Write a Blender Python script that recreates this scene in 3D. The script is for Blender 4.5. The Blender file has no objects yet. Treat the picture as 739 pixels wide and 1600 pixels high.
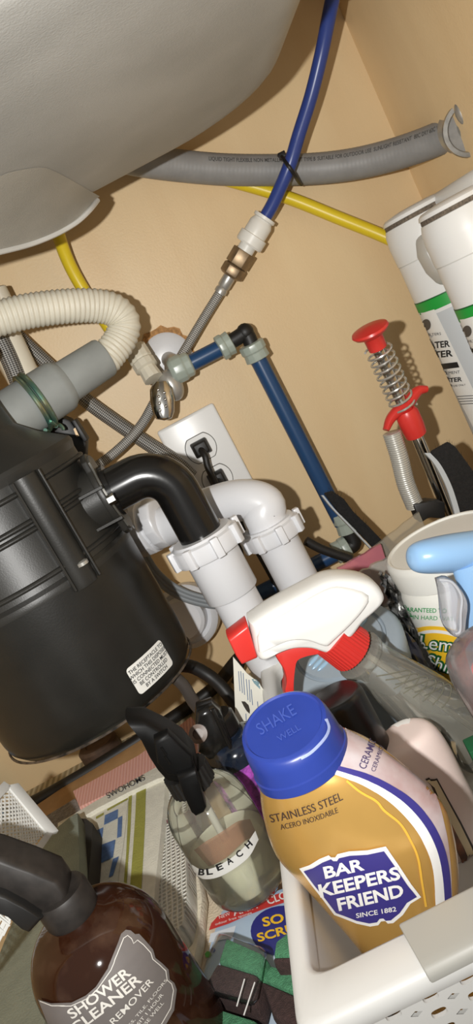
import bpy, bmesh, math, random
from mathutils import Vector, Matrix
from mathutils.bvhtree import BVHTree
random.seed(7)
SC = bpy.context.scene
COL = SC.collection
R = math.radians

# ---------------------------------------------------------------- camera, world, lights, exposure
FPX = 1200.0                      # focal length in pixels of the 739 x 1600 frame
PITCH, ROLL = R(12), R(28)
CAM = Vector((0, -0.85, 0.36))
FW = Vector((0, math.cos(PITCH), -math.sin(PITCH)))
UP0 = Vector((0, math.sin(PITCH), math.cos(PITCH)))
RT = Vector((1, 0, 0)) * math.cos(ROLL) - UP0 * math.sin(ROLL)
UP = Vector((1, 0, 0)) * math.sin(ROLL) + UP0 * math.cos(ROLL)
cd = bpy.data.cameras.new('camera')
cd.sensor_fit = 'HORIZONTAL'
cd.sensor_width = 36.0
cd.lens = 36.0 * FPX / 739.0
cd.clip_start = 0.01
cam = bpy.data.objects.new('camera', cd)
COL.objects.link(cam)
cm = Matrix((RT, UP, -FW)).transposed().to_4x4()
cm.translation = CAM
cam.matrix_world = cm
SC.camera = cam

w = bpy.data.worlds.new('room_light')
SC.world = w
w.use_nodes = True
w.node_tree.nodes['Background'].inputs[0].default_value = (1.0, 0.97, 0.92, 1)
w.node_tree.nodes['Background'].inputs[1].default_value = 0.30

fl = bpy.data.lights.new('phone_flash', 'SPOT')
fl.energy = 18.5
fl.spot_size = R(140)
fl.spot_blend = 1.0
fl.color = (1.0, 0.985, 0.955)
fl.shadow_soft_size = 0.006
flo = bpy.data.objects.new('phone_flash', fl)
flo.location = CAM + Vector((-0.065, -0.03, 0.038))
flo.rotation_euler = (R(95), 0, R(-3))
COL.objects.link(flo)

vs = SC.view_settings
vs.view_transform = 'Standard'
vs.look = 'None'
vs.exposure = 0.0
vs.gamma = 1.0
vs.use_curve_mapping = False

# ---------------------------------------------------------------- pixel -> place helpers
def ray(px, py):
    return FW + RT * ((px - 369.5) / FPX) - UP * ((py - 800) / FPX)
def PY(px, py, y):
    d = ray(px, py)
    return CAM + d * ((y - CAM.y) / d.y)
def PZ(px, py, z):
    d = ray(px, py)
    return CAM + d * ((z - CAM.z) / d.z)
def PX(px, py, x):
    d = ray(px, py)
    return CAM + d * ((x - CAM.x) / d.x)
def PW(px, py, w):
    return CAM + ray(px, py) * w

# ---------------------------------------------------------------- materials
def lin(c):
    out = []
    for v in c[:3]:
        v = v / 255.0
        out.append(v / 12.92 if v <= 0.04045 else ((v + 0.055) / 1.055) ** 2.4)
    return (*out, 1)
MATS = {}
def mat(name, col, rough=0.5, metal=0.0, spec=0.5, noise=0.0, nscale=60, bump=0.0, bscale=300, coat=0.0, col2=None, stretch=None, sss=0.0, detail=4):
    if name in MATS:
        return MATS[name]
    m = bpy.data.materials.new(name)
    m.use_nodes = True
    nt = m.node_tree
    b = nt.nodes['Principled BSDF']
    b.inputs['Base Color'].default_value = lin(col)
    b.inputs['Roughness'].default_value = rough
    b.inputs['Metallic'].default_value = metal
    b.inputs['Specular IOR Level'].default_value = spec
    b.inputs['Coat Weight'].default_value = coat
    b.inputs['Coat Roughness'].default_value = 0.1
    tc = nt.nodes.new('ShaderNodeTexCoord')
    mp = nt.nodes.new('ShaderNodeMapping')
    nt.links.new(tc.outputs['Object'], mp.inputs['Vector'])
    if stretch:
        mp.inputs['Scale'].default_value = stretch
    if noise or col2:
        n = nt.nodes.new('ShaderNodeTexNoise')
        n.inputs['Scale'].default_value = nscale
        n.inputs['Detail'].default_value = detail
        nt.links.new(mp.outputs[0], n.inputs['Vector'])
        rp = nt.nodes.new('ShaderNodeValToRGB')
        c = lin(col)
        c2 = lin(col2) if col2 else tuple(max(0, x * (1 - noise)) for x in c[:3]) + (1,)
        c1 = c if col2 else tuple(min(1, x * (1 + noise)) for x in c[:3]) + (1,)
        rp.color_ramp.elements[0].position = 0.35
        rp.color_ramp.elements[1].position = 0.65
        rp.color_ramp.elements[0].color = c2
        rp.color_ramp.elements[1].color = c1
        nt.links.new(n.outputs['Fac'], rp.inputs['Fac'])
        nt.links.new(rp.outputs['Color'], b.inputs['Base Color'])
    if bump:
        n2 = nt.nodes.new('ShaderNodeTexNoise')
        n2.inputs['Scale'].default_value = bscale
        n2.inputs['Detail'].default_value = 3
        nt.links.new(tc.outputs['Object'], n2.inputs['Vector'])
        bp = nt.nodes.new('ShaderNodeBump')
        bp.inputs['Strength'].default_value = bump
        bp.inputs['Distance'].default_value = 0.002
        nt.links.new(n2.outputs['Fac'], bp.inputs['Height'])
        nt.links.new(bp.outputs['Normal'], b.inputs['Normal'])
    MATS[name] = m
    return m
def clear(name, tint, gloss_rough=0.05, opacity=0.0, body=(255, 255, 255), ior=1.45):
    """thin clear plastic or glass: tinted see-through, fresnel gloss, optionally some milky body"""
    if name in MATS:
        return MATS[name]
    m = bpy.data.materials.new(name)
    m.use_nodes = True
    nt = m.node_tree
    nt.nodes.remove(nt.nodes['Principled BSDF'])
    out = nt.nodes['Material Output']
    tr = nt.nodes.new('ShaderNodeBsdfTransparent'); tr.inputs[0].default_value = lin(tint)
    df = nt.nodes.new('ShaderNodeBsdfDiffuse'); df.inputs[0].default_value = lin(body)
    gl = nt.nodes.new('ShaderNodeBsdfGlossy'); gl.inputs['Roughness'].default_value = gloss_rough
    m1 = nt.nodes.new('ShaderNodeMixShader'); m1.inputs[0].default_value = opacity
    nt.links.new(tr.outputs[0], m1.inputs[1]); nt.links.new(df.outputs[0], m1.inputs[2])
    fr = nt.nodes.new('ShaderNodeFresnel'); fr.inputs[0].default_value = ior
    m2 = nt.nodes.new('ShaderNodeMixShader')
    nt.links.new(fr.outputs[0], m2.inputs[0])
    nt.links.new(m1.outputs[0], m2.inputs[1]); nt.links.new(gl.outputs[0], m2.inputs[2])
    nt.links.new(m2.outputs[0], out.inputs[0])
    MATS[name] = m
    return m
def braid(name, c_hi, c_lo, scale=1.0):
    """woven stainless braid driven by the hose's own UV (u around, v along in metres)"""
    m = bpy.data.materials.new(name); m.use_nodes = True
    nt = m.node_tree; b = nt.nodes['Principled BSDF']
    uv = nt.nodes.new('ShaderNodeUVMap')
    sp = nt.nodes.new('ShaderNodeSeparateXYZ'); nt.links.new(uv.outputs[0], sp.inputs[0])
    def mth(op, a, bv):
        n = nt.nodes.new('ShaderNodeMath'); n.operation = op
        for k, x in enumerate((a, bv)):
            if x is None: continue
            if isinstance(x, (int, float)): n.inputs[k].default_value = x
            else: nt.links.new(x, n.inputs[k])
        return n.outputs[0]
    uu = mth('MULTIPLY', sp.outputs[0], 2 * math.pi * 9)
    vv = mth('MULTIPLY', sp.outputs[1], 2 * math.pi * 260 * scale)
    s1 = mth('SINE', mth('ADD', uu, vv), None)
    s2 = mth('SINE', mth('SUBTRACT', uu, vv), None)
    mx = mth('ADD', mth('MULTIPLY', mth('MULTIPLY', s1, s2), 0.5), 0.5)
    rp = nt.nodes.new('ShaderNodeValToRGB')
    rp.color_ramp.elements[0].position = 0.3; rp.color_ramp.elements[1].position = 0.72
    rp.color_ramp.elements[0].color = lin(c_lo); rp.color_ramp.elements[1].color = lin(c_hi)
    nt.links.new(mx, rp.inputs[0]); nt.links.new(rp.outputs[0], b.inputs['Base Color'])
    b.inputs['Metallic'].default_value = 0.35; b.inputs['Roughness'].default_value = 0.42
    bp = nt.nodes.new('ShaderNodeBump'); bp.inputs['Strength'].default_value = 0.6; bp.inputs['Distance'].default_value = 0.0008
    nt.links.new(mx, bp.inputs['Height']); nt.links.new(bp.outputs[0], b.inputs['Normal'])
    MATS[name] = m
    return m
def wavemat(name, col, col2, axis='X', scale=100, rough=0.9, bump=0.8, dist=0.0):
    """ribbed / corded textile"""
    m = bpy.data.materials.new(name); m.use_nodes = True
    nt = m.node_tree; b = nt.nodes['Principled BSDF']; b.inputs['Roughness'].default_value = rough
    b.inputs['Specular IOR Level'].default_value = 0.2
    tc = nt.nodes.new('ShaderNodeTexCoord')
    wv = nt.nodes.new('ShaderNodeTexWave'); wv.bands_direction = axis
    wv.inputs['Scale'].default_value = scale; wv.inputs['Distortion'].default_value = dist; wv.inputs['Detail'].default_value = 1
    nt.links.new(tc.outputs['Object'], wv.inputs['Vector'])
    rp = nt.nodes.new('ShaderNodeValToRGB')
    rp.color_ramp.elements[0].color = lin(col2); rp.color_ramp.elements[1].color = lin(col)
    nt.links.new(wv.outputs['Fac'], rp.inputs[0]); nt.links.new(rp.outputs[0], b.inputs['Base Color'])
    bp = nt.nodes.new('ShaderNodeBump'); bp.inputs['Strength'].default_value = bump; bp.inputs['Distance'].default_value = 0.002
    nt.links.new(wv.outputs['Fac'], bp.inputs['Height']); nt.links.new(bp.outputs[0], b.inputs['Normal'])
    MATS[name] = m
    return m

# ---------------------------------------------------------------- mesh helpers
class MB:
    def __init__(s):
        s.v = []; s.f = []; s.uv = {}
    def add(s, verts, faces, uvs=None):
        o = len(s.v)
        s.v += [Vector(p) for p in verts]
        for k, fc in enumerate(faces):
            if uvs: s.uv[len(s.f)] = uvs[k]
            s.f.append(tuple(i + o for i in fc))
        return s
    def xf(s, M):
        s.v = [M @ p for p in s.v]
        return s
    def join(s, o, M=None):
        return s.add([M @ p for p in o.v] if M else o.v, o.f)
def box(x0, x1, y0, y1, z0, z1):
    m = MB()
    m.add([(x, y, z) for z in (z0, z1) for y in (y0, y1) for x in (x0, x1)],
          [(0, 2, 3, 1), (4, 5, 7, 6), (0, 1, 5, 4), (2, 6, 7, 3), (0, 4, 6, 2), (1, 3, 7, 5)])
    return m
def loft(loops, cap0=True, cap1=True, closed=True):
    m = MB(); n = len(loops[0]); V = [p for l in loops for p in l]; F = []
    for k in range(len(loops) - 1):
        for i in range(n if closed else n - 1):
            j = (i + 1) % n
            F.append((k * n + i, k * n + j, (k + 1) * n + j, (k + 1) * n + i))
    if cap0: F.append(tuple(range(n - 1, -1, -1)))
    if cap1: F.append(tuple((len(loops) - 1) * n + i for i in range(n)))
    return m.add(V, F)
def lathe(prof, n=40, cap0=True, cap1=True):
    """prof: [(r, z)] from bottom to top"""
    return loft([[(r * math.cos(2 * math.pi * (i + .5) / n + math.pi / 2), r * math.sin(2 * math.pi * (i + .5) / n + math.pi / 2), z) for i in range(n)] for r, z in prof], cap0, cap1)
def sup(rx, ry, z, n=40, e=2.0, cx=0, cy=0):
    """superellipse section"""
    out = []
    for i in range(n):
        a = 2 * math.pi * i / n
        c, s = math.cos(a), math.sin(a)
        out.append((cx + rx * math.copysign(abs(c) ** (2 / e), c), cy + ry * math.copysign(abs(s) ** (2 / e), s), z))
    return out
def fillet(r, z, rad, up=True, k=5, r_in=None):
    """rounded corner points of a lathe profile: side radius r, level z"""
    pts = []
    for i in range(k + 1):
        a = math.pi / 2 * i / k
        if up: pts.append((r - rad + rad * math.cos(a), z - rad + rad * math.sin(a)))
        else: pts.append((r - rad + rad * math.sin(a), z + rad - rad * math.cos(a)))
    return pts
def curve(pts, k=8, closed=False):
    """Catmull-Rom through pts"""
    P = [Vector(p) for p in pts]; out = []
    n = len(P)
    for i in range(n - 1):
        p0 = P[i - 1] if i > 0 else P[0] * 2 - P[1]
        p1, p2 = P[i], P[i + 1]
        p3 = P[i + 2] if i + 2 < n else P[-1] * 2 - P[-2]
        for j in range(k):
            t = j / k
            out.append(0.5 * ((2 * p1) + (p2 - p0) * t + (2 * p0 - 5 * p1 + 4 * p2 - p3) * t * t + (3 * p1 - p0 - 3 * p2 + p3) * t ** 3))
    out.append(P[-1])
    return out
def resample(pts, step):
    out = [pts[0]]; acc = 0
    for a, b in zip(pts, pts[1:]):
        L = (b - a).length
        if L == 0: continue
        d = step - acc
        while d <= L:
            out.append(a.lerp(b, d / L)); d += step
        acc = (acc + L) % step if L + acc >= step else acc + L
    if (out[-1] - pts[-1]).length > step * .3: out.append(pts[-1])
    return out
def frames(pts):
    fr = []; t0 = None
    for i, p in enumerate(pts):
        t = (pts[min(i + 1, len(pts) - 1)] - pts[max(i - 1, 0)]).normalized()
        if t0 is None:
            a = Vector((0, 0, 1)) if abs(t.z) < .9 else Vector((0, 1, 0))
            n = (a - t * a.dot(t)).normalized()
        else:
            n = (n - t * n.dot(t)).normalized()
        t0 = t
        fr.append((p, t, n, t.cross(n)))
    return fr
def tube(pts, r, n=14, cap=True):
    """r: number or function of (arclength, total)"""
    pts = [Vector(p) for p in pts]
    fr = frames(pts); s = 0; S = [0]
    for a, b in zip(pts, pts[1:]): s += (b - a).length; S.append(s)
    V = []; F = []; UV = []
    for k, (p, t, nn, bb) in enumerate(fr):
        rr = r(S[k], s) if callable(r) else r
        V += [p + (nn * math.cos(2 * math.pi * i / n) + bb * math.sin(2 * math.pi * i / n)) * rr for i in range(n)]
    for k in range(len(pts) - 1):
        for i in range(n):
            j = (i + 1) % n
            F.append((k * n + i, k * n + j, (k + 1) * n + j, (k + 1) * n + i))
            UV.append([(i / n, S[k]), ((i + 1) / n, S[k]), ((i + 1) / n, S[k + 1]), (i / n, S[k + 1])])
    if cap:
        F.append(tuple(range(n - 1, -1, -1))); UV.append([(0, 0)] * n)
        F.append(tuple((len(pts) - 1) * n + i for i in range(n))); UV.append([(0, 0)] * n)
    return MB().add(V, F, UV)
def helix(a, b, r, turns, wire, n=8, per=16, phase=0):
    a, b = Vector(a), Vector(b); M = axis_frame(a, b); L = (b - a).length
    k = int(turns * per)
    return tube([M @ Vector((r * math.cos(2 * math.pi * i / per + phase), r * math.sin(2 * math.pi * i / per + phase), L * i / k)) for i in range(k + 1)], wire, n)
def prism(poly, d0, d1, M=None):
    """poly: 2D (x, z) outline, extruded along y from d0 to d1"""
    m = loft([[(x, d0, z) for x, z in poly], [(x, d1, z) for x, z in poly]])
    return m.xf(M) if M else m
def ellipsoid(c, rx, ry, rz, n=20, k=12):
    m = lathe([(max(1e-5, math.sin(math.pi * i / k)), -math.cos(math.pi * i / k)) for i in range(k + 1)], n)
    return m.xf(Matrix.Translation(c) @ Matrix.Diagonal((rx, ry, rz, 1)))
def axis_frame(a, b, face=None):
    """Z from a to b, local -Y towards the camera (or towards point face)"""
    a, b = Vector(a), Vector(b)
    z = (b - a).normalized()
    c = (face or CAM) - a
    y = -(c - z * c.dot(z)).normalized()
    x = y.cross(z)
    M = Matrix((x, y, z)).transposed().to_4x4(); M.translation = a
    return M
def upright(p, yaw=None):
    p = Vector(p)
    if yaw is None: return axis_frame(p, p + Vector((0, 0, 1)))
    M = Matrix.Rotation(yaw, 4, 'Z'); M.translation = p
    return M
def world(p):
    return Matrix.Translation(Vector(p))

ROOTM = {}
def to_mesh(name, mb, m, T, bevel=0, segs=2, sharp=35):
    me = bpy.data.meshes.new(name)
    me.from_pydata([T @ p for p in mb.v], [], mb.f)
    if mb.uv:
        ul = me.uv_layers.new(name='UVMap')
        for p in me.polygons:
            if p.index in mb.uv:
                for li, c in zip(p.loop_indices, mb.uv[p.index]): ul.data[li].uv = c
    bm = bmesh.new(); bm.from_mesh(me)
    if bevel:
        bmesh.ops.remove_doubles(bm, verts=bm.verts, dist=1e-6)
    bmesh.ops.recalc_face_normals(bm, faces=bm.faces)
    if bevel:
        ed = [e for e in bm.edges if len(e.link_faces) == 2 and e.calc_face_angle(0) > R(28)]
        if ed:
            bmesh.ops.bevel(bm, geom=ed, offset=bevel, segments=segs, profile=.5, affect='EDGES', clamp_overlap=True)
    for f in bm.faces: f.smooth = True
    bm.to_mesh(me); bm.free()
    me.set_sharp_from_angle(angle=R(sharp))
    me.materials.append(m)
    return me
def thing(name, label, cat, M, group=None):
    o = bpy.data.objects.new(name, None)
    o.empty_display_size = 0.02
    COL.objects.link(o); o.matrix_world = M
    o['label'] = label; o['category'] = cat
    if group: o['group'] = group
    ROOTM[o.name] = M
    return o
def part(par, name, mb, m, W=False, label=None, stuff=False, bevel=0, segs=2, sharp=35):
    M = ROOTM[par.name]
    T = M.inverted() if W else Matrix.Identity(4)
    o = bpy.data.objects.new(name, to_mesh(name, mb, m, T, bevel, segs, sharp))
    COL.objects.link(o); o.parent = par
    ROOTM[o.name] = M
    if label: o['label'] = label
    if stuff: o['kind'] = 'stuff'
    return o
def solo(name, label, cat, mb, m, M, W=True, group=None, stuff=False, bevel=0, segs=2, sharp=35):
    T = M.inverted() if W else Matrix.Identity(4)
    o = bpy.data.objects.new(name, to_mesh(name, mb, m, T, bevel, segs, sharp))
    COL.objects.link(o); o.matrix_world = M
    o['label'] = label; o['category'] = cat
    if group: o['group'] = group
    if stuff: o['kind'] = 'stuff'
    ROOTM[o.name] = M
    return o
def struct(name, mb, m, bevel=0):
    o = bpy.data.objects.new(name, to_mesh(name, mb, m, Matrix.Identity(4), bevel))
    COL.objects.link(o); o['kind'] = 'structure'
    ROOTM[o.name] = Matrix.Identity(4)
    return o

# ---------------------------------------------------------------- lettering and labels
def text2d(s, size, bold=0.0, align='CENTER', sx=1.0, spacing=1.0, shear=0.0):
    """flat letter mesh in (u, v): list of verts, faces; centred on v = 0"""
    cu = bpy.data.curves.new('lettering', 'FONT')
    cu.body = s; cu.size = 1.0; cu.offset = bold; cu.align_x = align; cu.align_y = 'CENTER'
    cu.resolution_u = 3; cu.space_character = spacing; cu.shear = shear
    cu.fill_mode = 'FRONT'
    ob = bpy.data.objects.new('lettering', cu); COL.objects.link(ob)
    dg = bpy.context.evaluated_depsgraph_get(); dg.update()
    me = bpy.data.meshes.new_from_object(ob.evaluated_get(dg))
    V = [(v.co.x * size * sx, v.co.y * size) for v in me.vertices]
    F = [tuple(p.vertices) for p in me.polygons]
    bpy.data.objects.remove(ob); bpy.data.curves.remove(cu); bpy.data.meshes.remove(me)
    return V, F
def place2d(t, du=0, dv=0, rot=0):
    c, s = math.cos(rot), math.sin(rot)
    return [(x * c - y * s + du, x * s + y * c + dv) for x, y in t[0]], t[1]
def merge2d(*ts):
    V = []; F = []
    for v, f in ts:
        o = len(V); V += v; F += [tuple(i + o for i in q) for q in f]
    return V, F
def poly2d(pts):
    return list(pts), [tuple(range(len(pts)))]
def rect2d(u0, u1, v0, v1, r=0, k=4):
    if r <= 0: return poly2d([(u0, v0), (u1, v0), (u1, v1), (u0, v1)])
    P = []
    for cx, cy, a0 in ((u1 - r, v0 + r, -90), (u1 - r, v1 - r, 0), (u0 + r, v1 - r, 90), (u0 + r, v0 + r, 180)):
        for i in range(k + 1):
            a = R(a0 + 90 * i / k); P.append((cx + r * math.cos(a), cy + r * math.sin(a)))
    return poly2d(P)
def ell2d(cu, cv, ru, rv, n=28):
    return poly2d([(cu + ru * math.cos(2 * math.pi * i / n), cv + rv * math.sin(2 * math.pi * i / n)) for i in range(n)])
def band2d(P, wd):
    """ribbon of width wd along 2D points"""
    V = []; F = []
    for i, p in enumerate(P):
        a = P[max(i - 1, 0)]; b = P[min(i + 1, len(P) - 1)]
        dx, dy = b[0] - a[0], b[1] - a[1]; L = math.hypot(dx, dy) or 1
        nx, ny = -dy / L * wd / 2, dx / L * wd / 2
        V += [(p[0] + nx, p[1] + ny), (p[0] - nx, p[1] - ny)]
        if i: F.append((2 * i - 2, 2 * i - 1, 2 * i + 1, 2 * i))
    return V, F
def wrap(t, fn, L=0.004):
    """tessellate a 2D shape finely and lay it on a surface: fn(u, v) -> point"""
    bm = bmesh.new()
    vs_ = [bm.verts.new((x, y, 0)) for x, y in t[0]]
    for f in t[1]:
        try: bm.faces.new([vs_[i] for i in f])
        except ValueError: pass
    bm.normal_update()
    bmesh.ops.triangulate(bm, faces=bm.faces)
    for _ in range(6):
        ed = [e for e in bm.edges if e.calc_length() > L]
        if not ed or len(bm.faces) > 30000: break
        bmesh.ops.subdivide_edges(bm, edges=ed, cuts=1)
        bm.normal_update()
        bmesh.ops.triangulate(bm, faces=[f for f in bm.faces if len(f.verts) > 3])
    bm.verts.index_update()
    V = [Vector(fn(v.co.x, v.co.y)) for v in bm.verts]
    F = [tuple(v.index for v in f.verts) for f in bm.faces]
    bm.free()
    return MB().add(V, F)
def cyl(Rf, off=0.0003, phi=0.0, z0=0.0):
    """wrap onto a turned body, u measured along the girth from the camera side"""
    def fn(u, v):
        r = Rf(v + z0) if callable(Rf) else Rf
        a = u / r + phi
        return ((r + off) * math.sin(a), -(r + off) * math.cos(a), v + z0)
    return fn
def flat(M, off=0.0003):
    """plane with local x = u, local z = v, facing local -y"""
    return lambda u, v: M @ Vector((u, -off, v))
def onto(mb, off=0.0004, du=0, dv=0):
    """project along +y onto a body"""
    bv = BVHTree.FromPolygons([tuple(p) for p in mb.v], mb.f)
    def fn(u, v):
        h = bv.ray_cast(Vector((u + du, -1, v + dv)), Vector((0, 1, 0)))
        if h[0] is None:
            n = bv.find_nearest(Vector((u + du, -.02, v + dv)))
            return n[0] + Vector((0, -off, 0))
        nn = h[1] if h[1].y < 0 else -h[1]
        return h[0] + nn * off
    return fn
def prof_r(prof):
    """radius of a lathe profile as a function of z"""
    def fn(z):
        for (r0, z0), (r1, z1) in zip(prof, prof[1:]):
            if z0 <= z <= z1 and z1 > z0: return r0 + (r1 - r0) * (z - z0) / (z1 - z0)
        return prof[0][0] if z < prof[0][1] else prof[-1][0]
    return fn
def hexnut(r, z0, z1, n=6):
    return loft([[(r * math.cos(2 * math.pi * i / n), r * math.sin(2 * math.pi * i / n), z) for i in range(n)] for z in (z0, z1)])
def ribbed(r, z0, z1, ribs=24, depth=0.0008, taper=0):
    n = ribs * 4
    L = []
    for z in (z0, z1):
        rr = r if z == z0 else r - taper
        L.append([((rr - (depth if i % 4 in (2, 3) else 0)) * math.cos(2 * math.pi * i / n), (rr - (depth if i % 4 in (2, 3) else 0)) * math.sin(2 * math.pi * i / n), z) for i in range(n)])
    return loft(L)

# ---------------------------------------------------------------- print laid on a body along the sight line
def aff(t, o, ang, sx=1.0, sy=1.0, curve_=0.0):
    """letters (u right, v up) into photo pixels: origin o, turned ang degrees counter-clockwise, optional sag"""
    c, s = math.cos(R(ang)), math.sin(R(ang)); out = []
    for u, v in t[0]:
        u2, v2 = u * sx, v * sy + curve_ * (u * sx) ** 2
        out.append((o[0] + u2 * c - v2 * s, o[1] - (u2 * s + v2 * c)))
    return out, t[1]
def fit_text(s, width, bold=0.0, height=None, align='CENTER', spacing=1.0):
    t = text2d(s, 1.0, bold, align, spacing=spacing)
    xs = [p[0] for p in t[0]]; ys = [p[1] for p in t[0]]
    k = width / (max(xs) - min(xs)); kv = k if height is None else height / (max(ys) - min(ys))
    cx = (max(xs) + min(xs)) / 2 if align == 'CENTER' else min(xs); cy = (max(ys) + min(ys)) / 2
    return [((x - cx) * k, (y - cy) * kv) for x, y in t[0]], t[1]
def bvh(*mbs):
    V = []; F = []
    for m in mbs:
        o = len(V); V += [tuple(p) for p in m.v]; F += [tuple(i + o for i in f) for f in m.f]
    return BVHTree.FromPolygons(V, F)
def sight(bv, off=0.0004):
    def fn(px, py):
        d = ray(px, py)
        h = bv.ray_cast(CAM, d.normalized())
        if h[0] is None:
            dn = d.normalized(); best = None
            p = CAM + dn * 0.45
            for _ in range(12):
                n = bv.find_nearest(p); p = CAM + dn * max(.1, (n[0] - CAM).dot(dn))
            return n[0] + n[1] * off * (1 if n[1].dot(d) < 0 else -1)
        nn = h[1] if h[1].dot(d) < 0 else -h[1]
        return h[0] + nn * off
    return fn
def onz(z, off=0.0004):
    return lambda px, py: PZ(px, py, z + off)

# ---------------------------------------------------------------- the cabinet (setting)
def wood(name, c_hi, c_lo, sc):
    m = bpy.data.materials.new(name); m.use_nodes = True
    nt = m.node_tree; b = nt.nodes['Principled BSDF']
    b.inputs['Roughness'].default_value = 0.42; b.inputs['Specular IOR Level'].default_value = 0.35
    tc = nt.nodes.new('ShaderNodeTexCoord'); mp = nt.nodes.new('ShaderNodeMapping'); mp.inputs['Scale'].default_value = sc
    nt.links.new(tc.outputs['Object'], mp.inputs[0])
    n = nt.nodes.new('ShaderNodeTexNoise'); n.inputs['Scale'].default_value = 6; n.inputs['Detail'].default_value = 6; n.inputs['Distortion'].default_value = .6
    nt.links.new(mp.outputs[0], n.inputs['Vector'])
    rp = nt.nodes.new('ShaderNodeValToRGB'); rp.color_ramp.elements[0].position = .3; rp.color_ramp.elements[1].position = .7
    rp.color_ramp.elements[0].color = lin(c_lo); rp.color_ramp.elements[1].color = lin(c_hi)
    nt.links.new(n.outputs['Fac'], rp.inputs[0]); nt.links.new(rp.outputs[0], b.inputs['Base Color'])
    n2 = nt.nodes.new('ShaderNodeTexNoise'); n2.inputs['Scale'].default_value = 420; n2.inputs['Detail'].default_value = 1
    nt.links.new(tc.outputs['Object'], n2.inputs['Vector'])
    bp = nt.nodes.new('ShaderNodeBump'); bp.inputs['Strength'].default_value = .12; bp.inputs['Distance'].default_value = .001
    nt.links.new(n2.outputs['Fac'], bp.inputs['Height']); nt.links.new(bp.outputs[0], b.inputs['Normal'])
    return m
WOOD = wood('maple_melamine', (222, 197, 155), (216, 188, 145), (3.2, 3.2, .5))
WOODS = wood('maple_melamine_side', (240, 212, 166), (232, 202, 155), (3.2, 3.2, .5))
XR, XL, YF = 0.334, -0.47, -0.60
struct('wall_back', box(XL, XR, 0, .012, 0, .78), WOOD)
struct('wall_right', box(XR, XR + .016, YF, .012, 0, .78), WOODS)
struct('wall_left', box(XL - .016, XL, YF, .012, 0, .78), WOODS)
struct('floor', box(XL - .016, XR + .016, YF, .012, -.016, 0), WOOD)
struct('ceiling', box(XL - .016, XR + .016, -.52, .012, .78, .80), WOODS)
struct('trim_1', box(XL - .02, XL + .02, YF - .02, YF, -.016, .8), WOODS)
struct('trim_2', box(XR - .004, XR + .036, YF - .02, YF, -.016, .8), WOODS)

# ---------------------------------------------------------------- common materials
BLK = mat('black_plastic', (40, 39, 36), .4, spec=.4, noise=.12, nscale=30, bump=.05, bscale=900)
BLKG = mat('black_gloss', (22, 21, 20), .16, spec=.5)
BLKM = mat('black_matte', (25, 24, 23), .5)
ABS = mat('black_drain_pipe', (20, 19, 18), .22, spec=.55, noise=.2, nscale=40)
PVC = mat('white_pvc', (218, 219, 222), .3, spec=.5)
WHT = mat('white_plastic', (226, 226, 222), .35)
CHROME = mat('chrome', (205, 203, 198), .14, metal=1)
STEEL = mat('dull_steel', (182, 180, 174), .34, metal=.6)
BRASS = mat('aged_brass', (132, 112, 86), .38, metal=.55, noise=.2, nscale=120)
RED = mat('red_plastic', (204, 52, 46), .34)
BRAID = braid('steel_braid', (196, 194, 188), (76, 73, 70))
BRAID2 = braid('dark_steel_braid', (172, 170, 165), (72, 70, 67))

# ---------------------------------------------------------------- sink bowl overhead
def rrect(x0, x1, y0, y1, r, z, k=8):
    P = []
    for cx, cy, a0 in ((x1 - r, y0 + r, -90), (x1 - r, y1 - r, 0), (x0 + r, y1 - r, 90), (x0 + r, y0 + r, 180)):
        for i in range(k + 1):
            a = R(a0 + 90 * i / k); P.append((cx + r * math.cos(a), cy + r * math.sin(a), z))
    return P
SINKM = mat('sink_undercoat', (166, 165, 160), .5, spec=.35, noise=.13, nscale=9, bump=.14, bscale=700, detail=8)
sk = thing('kitchen_sink', 'grey undercoated kitchen sink bowl seen from below at the top', 'sink', world((-.1, -.3, .52)))
SX0, SX1, SY0, SY1 = -.455, .203, -.545, -.132
loops = []
for z, ins in ((.775, -.004), (.60, 0), (.56, .002), (.545, .004)):
    loops.append(rrect(SX0 + ins, SX1 - ins, SY0 + ins, SY1 - ins, .085, z))
for i in range(1, 9):
    a = math.pi / 2 * i / 8
    ins = .004 + .036 * (1 - math.cos(a))
    loops.append(rrect(SX0 + ins, SX1 - ins, SY0 + ins, SY1 - ins, .085 - ins * .3, .545 - .034 * math.sin(a)))
part(sk, 'bowl', loft(loops, cap0=False), SINKM, W=True, sharp=60)
AX, AY = -.18, -.207
DRM = mat('sink_drain_boss', (168, 164, 154), .55, spec=.3, noise=.12, nscale=10, bump=.2, bscale=700)
# stamped boss round the drain: a ramp that starts flush at a soft crease and ends in a bare bright lip
crease = [PZ(*q, .5108) for q in ((-90, 350), (-50, 305), (0, 275), (35, 265), (70, 262), (100, 275), (130, 292), (156, 307))]
lip = [PZ(x, y, z) for x, y, z in ((152, 312, .509), (140, 327, .502), (122, 344, .497), (100, 358, .4945), (75, 370, .493), (45, 381, .4925), (10, 390, .4925), (-30, 399, .4925), (-80, 410, .4925))]
def ramp():
    n = 8; rows = []
    A = curve(crease, 4); B = curve(lip[::-1], 4)
    for i in range(n + 1):
        t = i / n; row = []
        for a_, b_ in zip(A, B):
            q = a_.lerp(b_, t); q.z = a_.z + (b_.z - a_.z) * (t * t * .6 + t * .4)
            row.append(q)
        rows.append(row)
    rows.append([Vector((q.x, q.y + .002, .515)) for q in B])
    return loft(rows, False, False, closed=False)
part(sk, 'drain_boss', ramp(), DRM, W=True, sharp=60)
part(sk, 'bright_edge', tube([q - FW * .0015 + Vector((0, 0, -.0012)) for q in curve(lip, 5)], .0021, 8), mat('bare_steel_lip', (206, 205, 200), .4, metal=.2), W=True, label='bare bright steel edge')
part(sk, 'drain_collar', lathe([(.05, .515), (.07, .498), (.066, .487), (.05, .480)], 40, False, False).xf(world((AX, AY, 0))), DRM, W=True)

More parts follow.
